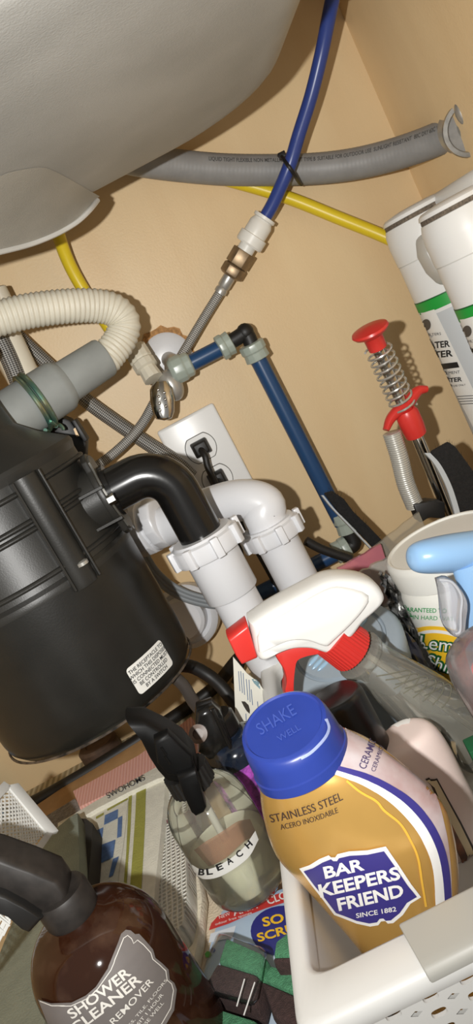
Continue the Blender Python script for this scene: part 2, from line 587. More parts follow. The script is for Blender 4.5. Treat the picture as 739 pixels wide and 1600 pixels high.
# ---------------------------------------------------------------- waste disposer
gd = thing('garbage_disposal', 'large black garbage disposal unit hanging under the sink with a white warning label', 'garbage disposal', upright((AX, AY, .13)))
Z0 = .13
can = [(.03, .004), (.06, .001), (.074, .0), (.0835, .0035), (.0885, .010), (.090, .018), (.0905, .03), (.0905, .128)]
part(gd, 'motor_can', lathe([(.0001, .004)] + can, 72, False, True), mat('black_enamel', (33, 32, 29), .33, spec=.4, noise=.15, nscale=22, bump=.04, bscale=600), sharp=50)
ringc = [Vector((.0893 * math.cos(2 * math.pi * i / 72), .0893 * math.sin(2 * math.pi * i / 72), .0065)) for i in range(73)]
part(gd, 'worn_rim', tube(ringc, .0011, 6), mat('scraped_metal', (112, 98, 84), .5, metal=.3, col2=(40, 38, 36), nscale=120), label='scraped bare metal rim')
def ringband(r, z, h, d, n=72):
    return loft([[(rr * math.cos(2 * math.pi * i / n), rr * math.sin(2 * math.pi * i / n), zz) for i in range(n)] for rr, zz in
                 ((r, z - h / 2 - .001), (r + d, z - h / 2), (r + d, z + h / 2), (r, z + h / 2 + .001))], False, False)
hous = [(.0895, .122), (.0908, .119), (.0912, .123), (.0895, .127), (.0865, .207)]
part(gd, 'upper_housing', lathe(hous, 72, False, False), BLK)
for zz, rr_ in ((.1345, .0893), (.170, .0880), (.176, .0877), (.198, .0869)):
    part(gd, 'band_rib', ringband(rr_, zz, .0025, .0028), BLK, bevel=.0008, segs=1)
sh = [(.0860, .205), (.0872, .2095), (.0880, .213), (.0868, .2165), (.080, .2215), (.066, .232), (.053, .246), (.050, .27), (.050, .357)]
part(gd, 'shoulder', lathe(sh, 72, False, False), BLK, sharp=30)
mr = [(.05, .30), (.062, .302), (.064, .306), (.064, .322), (.062, .326), (.05, .328)]
part(gd, 'mounting_ring', lathe(mr, 48, False, False), BLKM)
def radial(phi, z0, z1, wd, d0, d1):
    """upright pilaster on the housing at angle phi (0 = camera side, + = right)"""
    M = Matrix.Rotation(phi, 4, 'Z')
    return box(-wd / 2, wd / 2, -d1, -d0, z0, z1).xf(M)
def phi_of(px, py, r=.0885):
    d = ray(px, py)
    a = d.x ** 2 + d.y ** 2
    ox, oy = CAM.x - AX, CAM.y - AY
    bq = ox * d.x + oy * d.y; cq = ox * ox + oy * oy - r * r
    t = (-bq - math.sqrt(max(0, bq * bq - a * cq))) / a
    q = ROOTM[gd.name].inverted() @ (CAM + d * t)
    return math.atan2(q.x, -q.y), q.z
ph, zz = phi_of(78, 815)
colm = lathe([(.0118, .113), (.0125, .117), (.0125, .207)], 24).xf(Matrix.Rotation(ph, 4, 'Z') @ world((0, -.0830, 0)))
part(gd, 'screw_column', colm, BLK)
for dph in (-.128, .128):
    part(gd, 'column_ridge', radial(ph + dph, .114, .207, .0020, .082, .0938), BLK, bevel=.0006, segs=1)
part(gd, 'screw', lathe([(.005, .1285), (.005, .131), (.003, .132)], 12).xf(Matrix.Rotation(ph + .03, 4, 'Z') @ world((0, -.0942, 0))), STEEL)
# outlet port to the right, flange plate with a chrome screw
pe = PY(172, 768, -.225)                        # where the elbow leaves the flange
po = Vector((AX + .05, pe.y, pe.z - .002))
Fp = axis_frame(po, pe + Vector((.0, 0, 0)), face=pe + Vector((0, 0, 1)))
Lp = (pe - po).length
part(gd, 'outlet_port', lathe([(.0265, 0), (.0265, Lp - .006), (.028, Lp - .004)], 32).xf(Fp), BLK, W=True)
fl2 = [(.0285 * math.cos(a) * (1.12 if abs(math.sin(a)) > .85 else 1), .0300 * math.sin(a) * (1.22 if abs(math.sin(a)) > .8 else 1)) for a in [2 * math.pi * i / 36 for i in range(36)]]
part(gd, 'outlet_flange', loft([[(x, y, z) for x, y in fl2] for z in (Lp - .006, Lp - .001)]).xf(Fp), BLK, W=True, bevel=.0008)
fl3 = [(x * .90, y * .93) for x, y in fl2]
part(gd, 'flange_plate', loft([[(x, y, z) for x, y in fl3] for z in (Lp - .001, Lp + .0006)]).xf(Fp), mat('plate_steel', (92, 90, 84), .4, metal=.4), W=True)
pb = PY(176, 779, -.258)
part(gd, 'flange_bolt', hexnut(.0042, 0, .006).xf(axis_frame(pb - Vector((.004, 0, 0)), pb + Vector((.01, 0, 0)))), CHROME, W=True)
for dz_, l in ((.012, .018), (-.016, .02)):
    part(gd, 'port_web', box(-.001, .001, -.03, -.026, -.002, l).xf(world(po + Vector((.03, -.006, dz_))) @ Matrix.Rotation(R(90), 4, 'Y')), BLK, W=True)
# black elbow
Y1 = -.225
ec = [PY(*q, Y1) for q in ((166, 766), (190, 754), (215, 742))]
e0 = pe; zc = pe.z
xe = PY(303, 815, Y1).x
bend = .027
pth = [e0 + Vector((-.004, 0, 0)), Vector((xe - bend, Y1, zc))]
for i in range(1, 10):
    a = math.pi / 2 * i / 10
    pth.append(Vector((xe - bend + bend * math.sin(a), Y1, zc - bend + bend * math.cos(a))))
pth += [Vector((xe, Y1, zc - bend)), Vector((xe, Y1, zc - .075))]
part(gd, 'discharge_elbow', tube(pth, .0185, 32), ABS, W=True, label='glossy black discharge elbow')
part(gd, 'elbow_collar', tube([pe - Vector((.001, 0, 0)), pe + Vector((.004, 0, 0))], .0225, 32), BLKG, W=True)
# warning label
lp, lz = phi_of(237, 1040, .0905)
lblM = cyl(.0905, .0004, lp, lz)
rr_ = -R(0)
lab = part(gd, 'warning_label', wrap(rect2d(-.0215, .0205, -.0125, .0115, .003), lblM), mat('label_white', (232, 231, 225), .45), label='white paper warning label')
T = []
for k, s in enumerate(('THE RECEPTACLE TO', 'WHICH THIS DISPOSER', 'IS CONNECTED MUST', 'BE CONTROLLED', 'BY A SWITCH')):
    T.append(place2d(text2d(s, .0042, .012), -.0005, .0075 - k * .0042))
part(lab, 'lettering', wrap(merge2d(*T), cyl(.0905, .0008, lp, lz)), mat('ink_black', (30, 30, 32), .6))
# hose inlet on the far shoulder
ih = PY(22, 655, -.15)

# ---------------------------------------------------------------- dishwasher drain hose
hose = thing('drain_hose', 'beige corrugated drain hose with grey rubber cuff bending over the garbage disposal', 'hose', world(PY(60, 620, -.13)))
hp = [PY(*q) for q in ((-70, 508, -.16), (-20, 502, -.15), (40, 487, -.14), (100, 479, -.13), (150, 478, -.12), (180, 486, -.115), (194, 505, -.113), (188, 530, -.115), (172, 552, -.12), (158, 568, -.124), (135, 583, -.128))]
hc = resample(curve(hp, 12), .00075)
part(hose, 'corrugated_hose', tube(hc, lambda s, L: .0150 + .0006 * math.sin(s / .0045 * 2 * math.pi), 22), mat('beige_hose', (212, 206, 188), .5, noise=.04), W=True, sharp=80)
cu0, cu1 = PY(165, 557, -.122), PY(-12, 672, -.16)
Lc = (cu1 - cu0).length
CUFF = mat('grey_rubber', (140, 143, 140), .6, noise=.05)
part(hose, 'cuff', lathe([(.0150, 0), (.0178, .0008), (.0185, .003), (.0195, Lc * .36), (.0235, Lc * .40), (.0242, Lc * .43), (.0248, Lc * .98), (.02, Lc)], 40).xf(axis_frame(cu0, cu1)), CUFF, W=True)
Fc = axis_frame(cu0, cu1)
CL = mat('green_coated_steel', (92, 142, 130), .3, metal=.75, col2=(150, 150, 120), nscale=50)
zc_ = (PY(58, 622, -.15) - cu0).dot((cu1 - cu0).normalized())
def ringarc(F, r, z, a0, a1, wire, n=40):
    return tube([F @ Vector((r * math.sin(a0 + (a1 - a0) * i / n), -r * math.cos(a0 + (a1 - a0) * i / n), z)) for i in range(n + 1)], wire, 10)
part(hose, 'spring_clamp', ringarc(Fc, .0262, zc_, R(-100), R(235), .0024), CL, W=True)
part(hose, 'spring_clamp', ringarc(Fc, .0262, zc_ + .0052, R(-100), R(235), .0024), CL, W=True)
for k, (ang, dz) in enumerate(((-96, -.003), (-70, .001), (-84, .008))):
    c0 = Fc @ Vector((.0275 * math.sin(R(ang)), -.0275 * math.cos(R(ang)), zc_ + dz))
    c1 = Fc @ Vector((.0285 * math.sin(R(ang + 24)), -.0285 * math.cos(R(ang + 24)), zc_ + dz + .004))
    part(hose, 'clamp_tab', tube([c0, c0.lerp(c1, .5) - FW * .003, c1], .0019, 8), CL, W=True)
ce = Fc @ Vector((.030 * math.sin(R(-98)), -.030 * math.cos(R(-98)), zc_ + .002))
loopc = [ce + RT * (.008 * math.cos(a)) + UP * (.0055 * math.sin(a)) for a in [2 * math.pi * i / 18 for i in range(16)]]
part(hose, 'clamp_loop', tube(loopc, .0017, 8), CL, W=True)
# black side lug beside the disposer's shoulder
lug = thing('pipe_bracket', 'black plastic bracket behind the garbage disposal shoulder below the grey cuff', 'bracket', upright(PY(108, 690, -.10)))
def plate(pts, y, t, rnd=0):
    """upright slab at wall distance y: outline by sight lines, thickness t (away from the wall)"""
    P = [PY(px, py, y) for px, py in pts]
    return loft([[(p.x, y - t / 2, p.z) for p in P], [(p.x, y + t / 2, p.z) for p in P]])
part(lug, 'bracket_body', plate([(72, 655), (92, 647), (112, 655), (137, 690), (135, 715), (118, 735), (100, 720), (85, 690)], -.10, .03), BLKM, W=True, bevel=.002)
part(lug, 'bracket_tab', plate([(113, 657), (119, 654), (139, 686), (133, 690)], -.112, .02), BLKM, W=True, bevel=.001)
part(lug, 'slot', plate([(115, 670), (118, 668), (124, 681), (120, 683)], -.1165, .004), BRASS, W=True)

# ---------------------------------------------------------------- white P-trap
wt = thing('sink_trap', 'white plastic drain trap with two ribbed slip nuts beside the black elbow', 'drain pipe', world((xe, Y1, .05)))
def slipnut(top, r, h, name='slip_nut'):
    M = upright(top)
    prof = [(r * .70, 0), (r * .86, .0), (r * .9, -.002), (r, -.0035), (r, -h + .003), (r * .96, -h), (r * .7, -h)]
    nb = lathe([(a, z) for a, z in prof[::-1]], 48)
    o = part(wt, name, nb.xf(M), PVC, W=True, sharp=30)
    for i in range(8):
        a = 2 * math.pi * i / 8 + .2
        part(wt, 'nut_lug', box(-.0035, .0035, -r - .0035, -r + .002, -h, -.001).xf(M @ Matrix.Rotation(a, 4, 'Z')), PVC, W=True, bevel=.001)
    return o
nt1 = PY(318, 832, Y1)
slipnut(Vector((xe, Y1, nt1.z)), .0305, .018)
zs = PY(375, 920, Y1).z
slv = [(.0232, zs - .001), (.0232, nt1.z - .008)]
part(wt, 'sleeve', lathe([(.0225, zs), (.0232, zs + .001), (.0232, nt1.z - .006)], 40).xf(world((xe, Y1, 0))), PVC, W=True)
Y2 = -.175
n2t = PY(431, 808, Y2)
ub = [Vector((xe, Y1, zs + .004)), Vector((xe, Y1, .10))]
x2 = PY(446, 870, Y2).x
for i in range(1, 12):
    t = i / 12; a = math.pi * t
    ub.append(Vector((xe + (x2 - xe) * (1 - math.cos(a)) / 2, Y1 + (Y2 - Y1) * (1 - math.cos(a)) / 2, .10 - .045 * math.sin(a))))
ub += [Vector((x2, Y2, .10)), Vector((x2, Y2, n2t.z - .006))]
part(wt, 'trap_bend', tube(ub, .0196, 32), PVC, W=True)
slipnut(Vector((x2, Y2, n2t.z - .001)), .0275, .017)
el = [PY(*q) for q in ((437, 828, Y2), (428, 806, Y2), (413, 790, -.173), (390, 782, -.168), (355, 785, -.158), (300, 804, -.14), (250, 826, -.125), (205, 842, -.11))]
el[0] = Vector((x2, Y2, n2t.z - .01)); el[1] = Vector((x2 - .0005, Y2, n2t.z + .006))
part(wt, 'trap_arm', tube(curve(el, 8), .0192, 32), PVC, W=True)
a3, b3 = PY(256, 812, -.128), PY(222, 826, -.118)
M3 = axis_frame(a3, b3)
L3 = (b3 - a3).length
part(wt, 'arm_nut', lathe([(.019, 0), (.025, .0005), (.026, .003), (.026, .011), (.0225, .012), (.0225, .016), (.0275, .0165), (.0275, L3 + .006), (.02, L3 + .008)], 12).xf(M3), PVC, W=True, bevel=.0008, sharp=25)
wl = [PY(222, 832, -.118), PY(200, 842, -.10), PY(190, 845, -.06), PY(190, 845, .002)]
part(wt, 'wall_stub', tube(curve(wl, 6), .0185, 24), PVC, W=True)
# ---------------------------------------------------------------- supply line: blue tube > fittings > braided hose
sup_ = thing('water_supply_line', 'blue tube joined by white and brass fittings to a braided steel hose', 'water line', world(PY(390, 380, -.05)))
BLUE = mat('blue_tubing', (48, 66, 132), .32, spec=.5)
bt = [Vector((.245, -.10, .775)), Vector((.238, -.112, .70))] + [PY(*q) for q in ((526, -40, -.12), (521, -10, -.12), (513, 30, -.105), (502, 85, -.09), (486, 150, -.078), (467, 210, -.07), (451, 262, -.064), (428, 315, -.05), (411, 345, -.042))]
part(sup_, 'blue_tube', tube(curve(bt, 8), .0066, 18), BLUE, W=True)
c0, c1 = PY(415, 338, -.042), PY(345, 455, -.026)
FF = axis_frame(c0, c1); LL = (c1 - c0).length
def seg(px, py):                      # distance along the fitting's axis for a pixel on it
    p = PY(px, py, -.035); return max(0, min(LL, (p - c0).dot((c1 - c0).normalized())))
s1, s2, s3, s4, s5 = seg(403, 352), seg(390, 385), seg(383, 393), seg(362, 412), seg(352, 430)
FITW = mat('white_push_fitting', (226, 224, 216), .4)
part(sup_, 'push_fitting', lathe([(.0075, 0), (.0118, .0005), (.0118, .0035), (.0098, .0045), (.0108, .006), (.0122, .009), (.0122, s2 * .62), (.0122, s2 * .64), (.0146, s2 * .66), (.0146, s2 - .002), (.0135, s2), (.0088, s2), (.0088, s3 + .002), (.006, s3 + .002)], 28).xf(FF), FITW, W=True, sharp=25)
part(sup_, 'brass_coupling', hexnut(.0125, s3, s4 - .001).xf(FF), BRASS, W=True, bevel=.0008)
part(sup_, 'brass_nut', loft([[(r * math.cos(2 * math.pi * i / 6), r * math.sin(2 * math.pi * i / 6), z) for i in range(6)] for r, z in ((.010, s4 - .001), (.0125, s4 + .001), (.0125, s5 - .003), (.0095, s5 - .001))]).xf(FF), BRASS, W=True, bevel=.0006)
part(sup_, 'crimp_sleeve', lathe([(.0062, s5 - .002), (.0066, s5), (.0066, LL - .006), (.0056, LL - .004), (.0066, LL - .002), (.0066, LL + .002), (.005, LL + .002)], 20).xf(FF), STEEL, W=True)
bh = [c0 + (c1 - c0) * .97] + [PY(*q) for q in ((320, 495, -.028), (290, 545, -.034), (262, 592, -.04), (243, 625, -.044), (222, 662, -.046), (196, 692, -.05), (160, 722, -.055), (120, 745, -.06), (70, 760, -.06))]
part(sup_, 'braided_hose', tube(resample(curve(bh, 8), .006), .0050, 16), BRAID, W=True)

# two more braided hoses
def hosething(label, pts, r, m, zloc=None):
    P = curve(pts, 8)
    o = solo('braided_hose', label, 'hose', tube(resample(P, .006), r, 16), m, world(P[len(P) // 2]))
    return o
hosething('dark braided hose running down behind the beige hose to the outlet', [PY(*q) for q in ((-30, 470, -.03), (10, 508, -.03), (40, 538, -.028), (80, 575, -.026), (130, 622, -.024), (180, 659, -.022), (232, 694, -.02), (275, 722, -.02), (300, 745, -.02))], .0078, BRAID2)
hosething('short braided hose tucked under the beige hose by the white pipe', [PY(*q) for q in ((-25, 480, -.075), (-5, 520, -.075), (12, 555, -.075), (26, 588, -.075), (40, 625, -.075))], .0088, BRAID2)
solo('white_pipe', 'white pipe behind the grey cuff at the left edge', 'pipe', tube([PY(-20, 470, -.06), PY(92, 705, -.06)], .0165, 24), mat('ivory_pipe', (232, 224, 204), .4), world(PY(36, 590, -.06)))
pp = [PY(-10, 468, -.05), PY(6, 482, -.05)]
solo('pipe_stub', 'pale stub of pipe above the beige hose at the left edge', 'pipe', lathe([(.007, 0), (.0085, .001), (.0085, .016), (.0072, .017)], 20).xf(axis_frame(PY(-4, 450, -.06), PY(10, 478, -.06))), mat('pale_pipe', (205, 196, 176), .45), world(PY(0, 470, -.06)))

# ---------------------------------------------------------------- yellow tube
yl = thing('yellow_tube', 'yellow tube looping behind the sink to the white filters', 'tube', world(PY(115, 420, -.03)))
YEL = mat('yellow_tubing', (222, 196, 40), .38)
yp = [PY(*q) for q in ((236, 582, -.05), (215, 565, -.03), (190, 540, -.02), (162, 500, -.018), (130, 452, -.02), (108, 412, -.026), (93, 372, -.036), (86, 335, -.05), (95, 290, -.06), (150, 258, -.05), (230, 262, -.03), (300, 268, -.016), (370, 285, -.014), (450, 309, -.018), (530, 341, -.026), (606, 372, -.035), (660, 400, -.05))]
part(yl, 'tube', tube(resample(curve(yp, 10), .004), .0066, 16), YEL, W=True)
f0, f1 = PY(212, 548, -.045), PY(240, 592, -.058)
FY = axis_frame(f0, f1); LY = (f1 - f0).length
IV = mat('ivory_fitting', (214, 208, 190), .45)
part(yl, 'push_fitting', lathe([(.008, -.004), (.0125, -.002), (.0125, .012), (.0115, .0135), (.0125, .015), (.0125, LY * .62), (.0095, LY * .66), (.0105, LY), (.006, LY)], 12).xf(FY), IV, W=True, sharp=25)
# ---------------------------------------------------------------- stop valve on the wall with blue pipe
va = thing('stop_valve', 'chrome handled stop valve on a white wall flange below the brass fittings', 'valve', world(PY(262, 560, 0)))
ec0 = PY(262, 560, 0)
part(va, 'wall_flange', lathe([(.0275, 0), (.0275, .0015), (.025, .004), (.018, .0065), (.012, .008)], 40).xf(axis_frame(ec0, ec0 + Vector((0, -.01, 0)), face=ec0 + Vector((0, 0, 1)))), PVC, W=True)
v0 = PY(270, 585, -.045)
TR = mat('translucent_fitting', (160, 170, 160), .3, noise=.06)
part(va, 'valve_stem', tube([Vector((ec0.x, .003, ec0.z)), Vector((ec0.x + .002, -.03, ec0.z - .006)), v0], .0085, 18), STEEL, W=True)
part(va, 'valve_body', ellipsoid(PY(268, 602, -.05), .0115, .011, .017), STEEL, W=True)
hd = PY(263, 626, -.066)
Hm = axis_frame(hd - UP * .02 - RT * .004, hd + UP * .02 + RT * -.008)
hx = lathe([(.0001, 0), (.008, .002), (.0108, .008), (.0125, .02), (.0115, .032), (.0075, .039), (.0001, .041)], 28)
hx.v = [Vector((p.x, p.y * .55, p.z)) for p in hx.v]
hdl = part(va, 'oval_handle', hx.xf(Hm), CHROME, W=True, label='oval chrome handle')
for k in range(7):
    part(hdl, 'grip_bump', ellipsoid(Hm @ Vector((-.003 + .006 * (k % 2), -.0062, .01 + .0034 * k)), .0016, .0014, .0016, 8, 6), CHROME, W=True)
g0, g1 = PY(272, 580, -.05), PY(297, 568, -.05)
part(va, 'translucent_nut', lathe([(.011, -.004), (.0145, 0), (.0145, .010), (.013, .012), (.013, .018), (.010, .02)], 12).xf(axis_frame(g0, g1)), TR, W=True, bevel=.0008, sharp=25)
PEX = mat('blue_pex', (34, 68, 108), .3, spec=.5)
q0, q1 = PY(288, 573, -.05), PY(352, 540, -.05)
pp_ = thing('blue_pipe', 'blue plastic water pipe running from the valve through a black elbow to the floor', 'pipe', world(PY(400, 560, 0)))
part(pp_, 'upper_run', tube([q0, q1], .0086, 20), PEX, W=True)
def exnut(a, b, r, name='translucent_nut'):
    return part(pp_, name, lathe([(r * .72, 0), (r, .001), (r, (b - a).length * .45), (r * .9, (b - a).length * .52), (r * .96, (b - a).length - .001), (r * .72, (b - a).length)], 12).xf(axis_frame(a, b)), TR, W=True, bevel=.0007, sharp=25)
exnut(PY(342, 546, -.05), PY(362, 534, -.05), .0135)
ek = [PY(356, 537, -.05), PY(372, 527, -.05), PY(382, 521, -.05), PY(388, 526, -.05), PY(393, 538, -.05), PY(399, 550, -.05)]
part(pp_, 'black_elbow', tube(curve(ek, 4), .0078, 18), BLKM, W=True)
part(pp_, 'elbow_corner', ellipsoid(PY(383, 519, -.05), .0092, .0092, .0092, 14, 8), BLKM, W=True)
exnut(PY(391, 536, -.05), PY(404, 562, -.048), .0140)
d0 = PY(400, 555, -.048); d1 = Vector((d0.x + .002, -.045, PY(540, 815, -.045).z))
part(pp_, 'riser', tube([d0, d1], .0088, 20), PEX, W=True)
exnut(PY(532, 800, -.045), PY(545, 832, -.045), .0125)
part(pp_, 'black_elbow', tube(curve([PY(543, 826, -.045), PY(552, 846, -.045), PY(548, 853, -.045), PY(535, 858, -.045)], 4), .009, 18), BLKM, W=True)
exnut(PY(545, 853, -.045), PY(522, 866, -.045), .0135)
part(pp_, 'lower_run', tube([PY(527, 864, -.045), PY(400, 930, -.045)], .0086, 20), PEX, W=True)
# rough hole round the flange
rp_ = [ell2d(0, 0, .031, .031, 30)[0][i] for i in range(30)]
rp_ = [(x * (1 + .06 * math.sin(i * 2.3) + .03 * math.sin(i * 5.1)), z * (1 + .06 * math.sin(i * 2.3))) for i, (x, z) in enumerate(rp_)]
part(va, 'rough_hole', prism([(ec0.x + x, ec0.z + .003 + z) for x, z in rp_], -.0012, .0), mat('raw_chipboard', (176, 132, 84), .9, noise=.25, nscale=300, bump=.5, bscale=900), W=True)

# ---------------------------------------------------------------- outlet
ol = thing('wall_outlet', 'white duplex wall outlet with black plugs behind the white drain', 'outlet', world((-.001, 0, .244)))
ox, oz, hw, hh = -.0015, .2435, .0348, .0575
part(ol, 'cover_plate', box(ox - hw, ox + hw, -.0065, 0, oz - hh, oz + hh), mat('outlet_white', (232, 232, 230), .3), W=True, bevel=.003, segs=3)
for k, dz in enumerate((.0195, -.0195)):
    zz = oz + dz
    ov = [(.0168 * math.cos(a), max(-.0142, min(.0142, .0172 * math.sin(a)))) for a in [2 * math.pi * i / 40 for i in range(40)]]
    part(ol, 'socket_gap', prism([(ox + x * 1.05, zz + z * 1.06) for x, z in ov], -.0068, -.005), mat('gap_grey', (90, 88, 84), .7), W=True)
    part(ol, 'socket_face', prism([(ox + x, zz + z) for x, z in ov], -.0078, -.005), mat('outlet_white', (232, 232, 230), .3), W=True)
part(ol, 'cover_screw', lathe([(.003, 0), (.003, .001), (.0018, .0018)], 14).xf(axis_frame(Vector((ox, -.0065, oz)), Vector((ox, -.01, oz)), face=Vector((ox, -.005, oz + 1)))), PVC, W=True)
for k, (dz, sx) in enumerate(((.0195, 1), (-.0195, 1))):
    zz = oz + dz + .001
    pl = thing('power_plug', ('black power plug in the upper socket of the outlet' if k == 0 else 'black power plug in the lower socket half behind white pipe'), 'plug', world((ox, -.008, zz)))
    hx_ = loft([[(ox + sx_ * .0095 * s, y, zz + sz_ * .0085 * s) for sx_, sz_ in ((-1, -1), (1, -1), (1, 1), (-1, 1))] for s, y in ((1, -.0081), (1, -.016), (.75, -.023))])
    part(pl, 'plug_body', hx_, BLKM, W=True, bevel=.0015)
    if k == 0:
        cp = [Vector((ox - .001, -.02, zz)), Vector((ox, -.028, zz - .008)), Vector((ox - .003, -.030, zz - .02)), Vector((ox - .004, -.032, zz - .04)), Vector((ox - .006, -.04, zz - .075)), Vector((ox - .02, -.05, zz - .13)), Vector((ox - .05, -.05, .06)), Vector((ox - .09, -.05, .02))]
    else:
        cp = [Vector((ox - .001, -.02, zz)), Vector((ox + .002, -.028, zz - .006)), Vector((ox + .004, -.03, zz - .03)), Vector((ox + .002, -.05, zz - .07)), Vector((ox, -.05, .05)), Vector((ox - .03, -.05, .012))]
    part(pl, 'cord', tube(curve(cp, 7), .0036, 12), BLKM, W=True)

# ---------------------------------------------------------------- grey conduit and cable tie
cn = thing('flexible_conduit', 'grey flexible conduit crossing behind the blue tube to a metal connector', 'conduit', world(PY(450, 262, -.02)))
cpts = [PY(*q) for q in ((150, 235, -.05), (215, 250, -.04), (280, 259, -.03), (350, 265, -.026), (420, 266, -.026), (490, 264, -.03), (550, 257, -.042), (610, 243, -.06), (670, 223, -.085), (718, 202, -.11))]
cc = resample(curve(cpts, 10), .0012)
CON = mat('grey_conduit', (136, 135, 133), .5, noise=.06, nscale=60)
part(cn, 'conduit', tube(cc, lambda s, L: .0152 + .00007 * math.sin(s / .0042 * 2 * math.pi), 22), CON, W=True, sharp=80)
# printed line on the conduit's upper front
S = [0]
for a, b in zip(cc, cc[1:]): S.append(S[-1] + (b - a).length)
def on_conduit(u, v, r=.0157):
    k = max(0, min(len(S) - 2, next((i for i, s in enumerate(S) if s > u), len(S) - 1) - 1))
    p = cc[k]; t = (cc[min(k + 4, len(cc) - 1)] - cc[max(k - 4, 0)]).normalized()
    p = p + t * (u - S[k])
    tc_ = (CAM - p); tc_ = (tc_ - t * tc_.dot(t)).normalized()
    upv = tc_.cross(t); upv = upv if upv.z > 0 else -upv
    a = v / r
    return p + (tc_ * math.cos(a) + upv * math.sin(a)) * r
txt = text2d('LIQUID TIGHT FLEXIBLE NON METALLIC CONDUIT TYPE B  SUITABLE FOR OUTDOOR USE  SUNLIGHT RESISTANT  80C DRY 60C WET', .0064, .01, 'LEFT')
wdt = max(p[0] for p in txt[0])
kx = (S[-1] * .985 - S[-1] * .30) / wdt
txt = ([(x * kx, y) for x, y in txt[0]], txt[1])
part(cn, 'printed_line', wrap(place2d(txt, S[-1] * .30, .0098), on_conduit, .006), mat('conduit_print', (72, 70, 68), .7), W=True)
m0 = PY(722, 200, -.112); 
Fm = axis_frame(PY(712, 205, -.108), PY(745, 190, -.135))
part(cn, 'connector_body', lathe([(.0160, -.004), (.0195, -.002), (.0195, .008), (.0205, .010), (.0205, .03), (.017, .031), (.017, .04)], 32).xf(Fm), STEEL, W=True)
Fr = axis_frame(PY(735, 200, -.140), PY(737, 199, -.170), face=CAM + Vector((0, 0, .3)))
part(cn, 'connector_ring', lathe([(.0200, -.012), (.0235, -.010), (.0245, 0), (.0235, .006), (.0198, .007), (.0190, .004), (.0190, -.012)], 36, False, False).xf(Fr), mat('zinc_casting', (165, 163, 158), .35, metal=.8, noise=.2, nscale=90), W=True)
part(cn, 'hub_face', lathe([(.0192, -.010), (.0192, .001), (.012, .002), (.0001, .002)], 36).xf(Fr), mat('hub_grey', (128, 125, 120), .6, noise=.1, nscale=200), W=True)
part(cn, 'connector_ear', ellipsoid(PY(722, 176, -.15), .006, .006, .011, 12, 8), STEEL, W=True)
tie = thing('cable_tie', 'black cable tie strapping the blue tube to the grey conduit', 'cable tie', world(PY(452, 260, -.05)))
tp = [PY(*q) for q in ((436, 243, -.045), (441, 246, -.062), (448, 256, -.0715), (454, 264, -.073), (461, 275, -.066), (467, 284, -.050), (471, 288, -.035))]
tb = loft([[p + RT * .0018 - UP * .0003, p + RT * .0 + UP * .0018, p + RT * .0 + UP * .0018 - FW * .001, p + RT * .0018 - FW * .001] for p in curve(tp, 5)])
part(tie, 'strap', tube(curve(tp, 5), .0019, 8), BLKM, W=True)
hp0 = PY(441, 243, -.058)
part(tie, 'lock_head', box(-.0038, .0038, -.003, .003, -.003, .003).xf(axis_frame(hp0, hp0 + RT * .4 - UP)), BLKM, W=True, bevel=.0008)

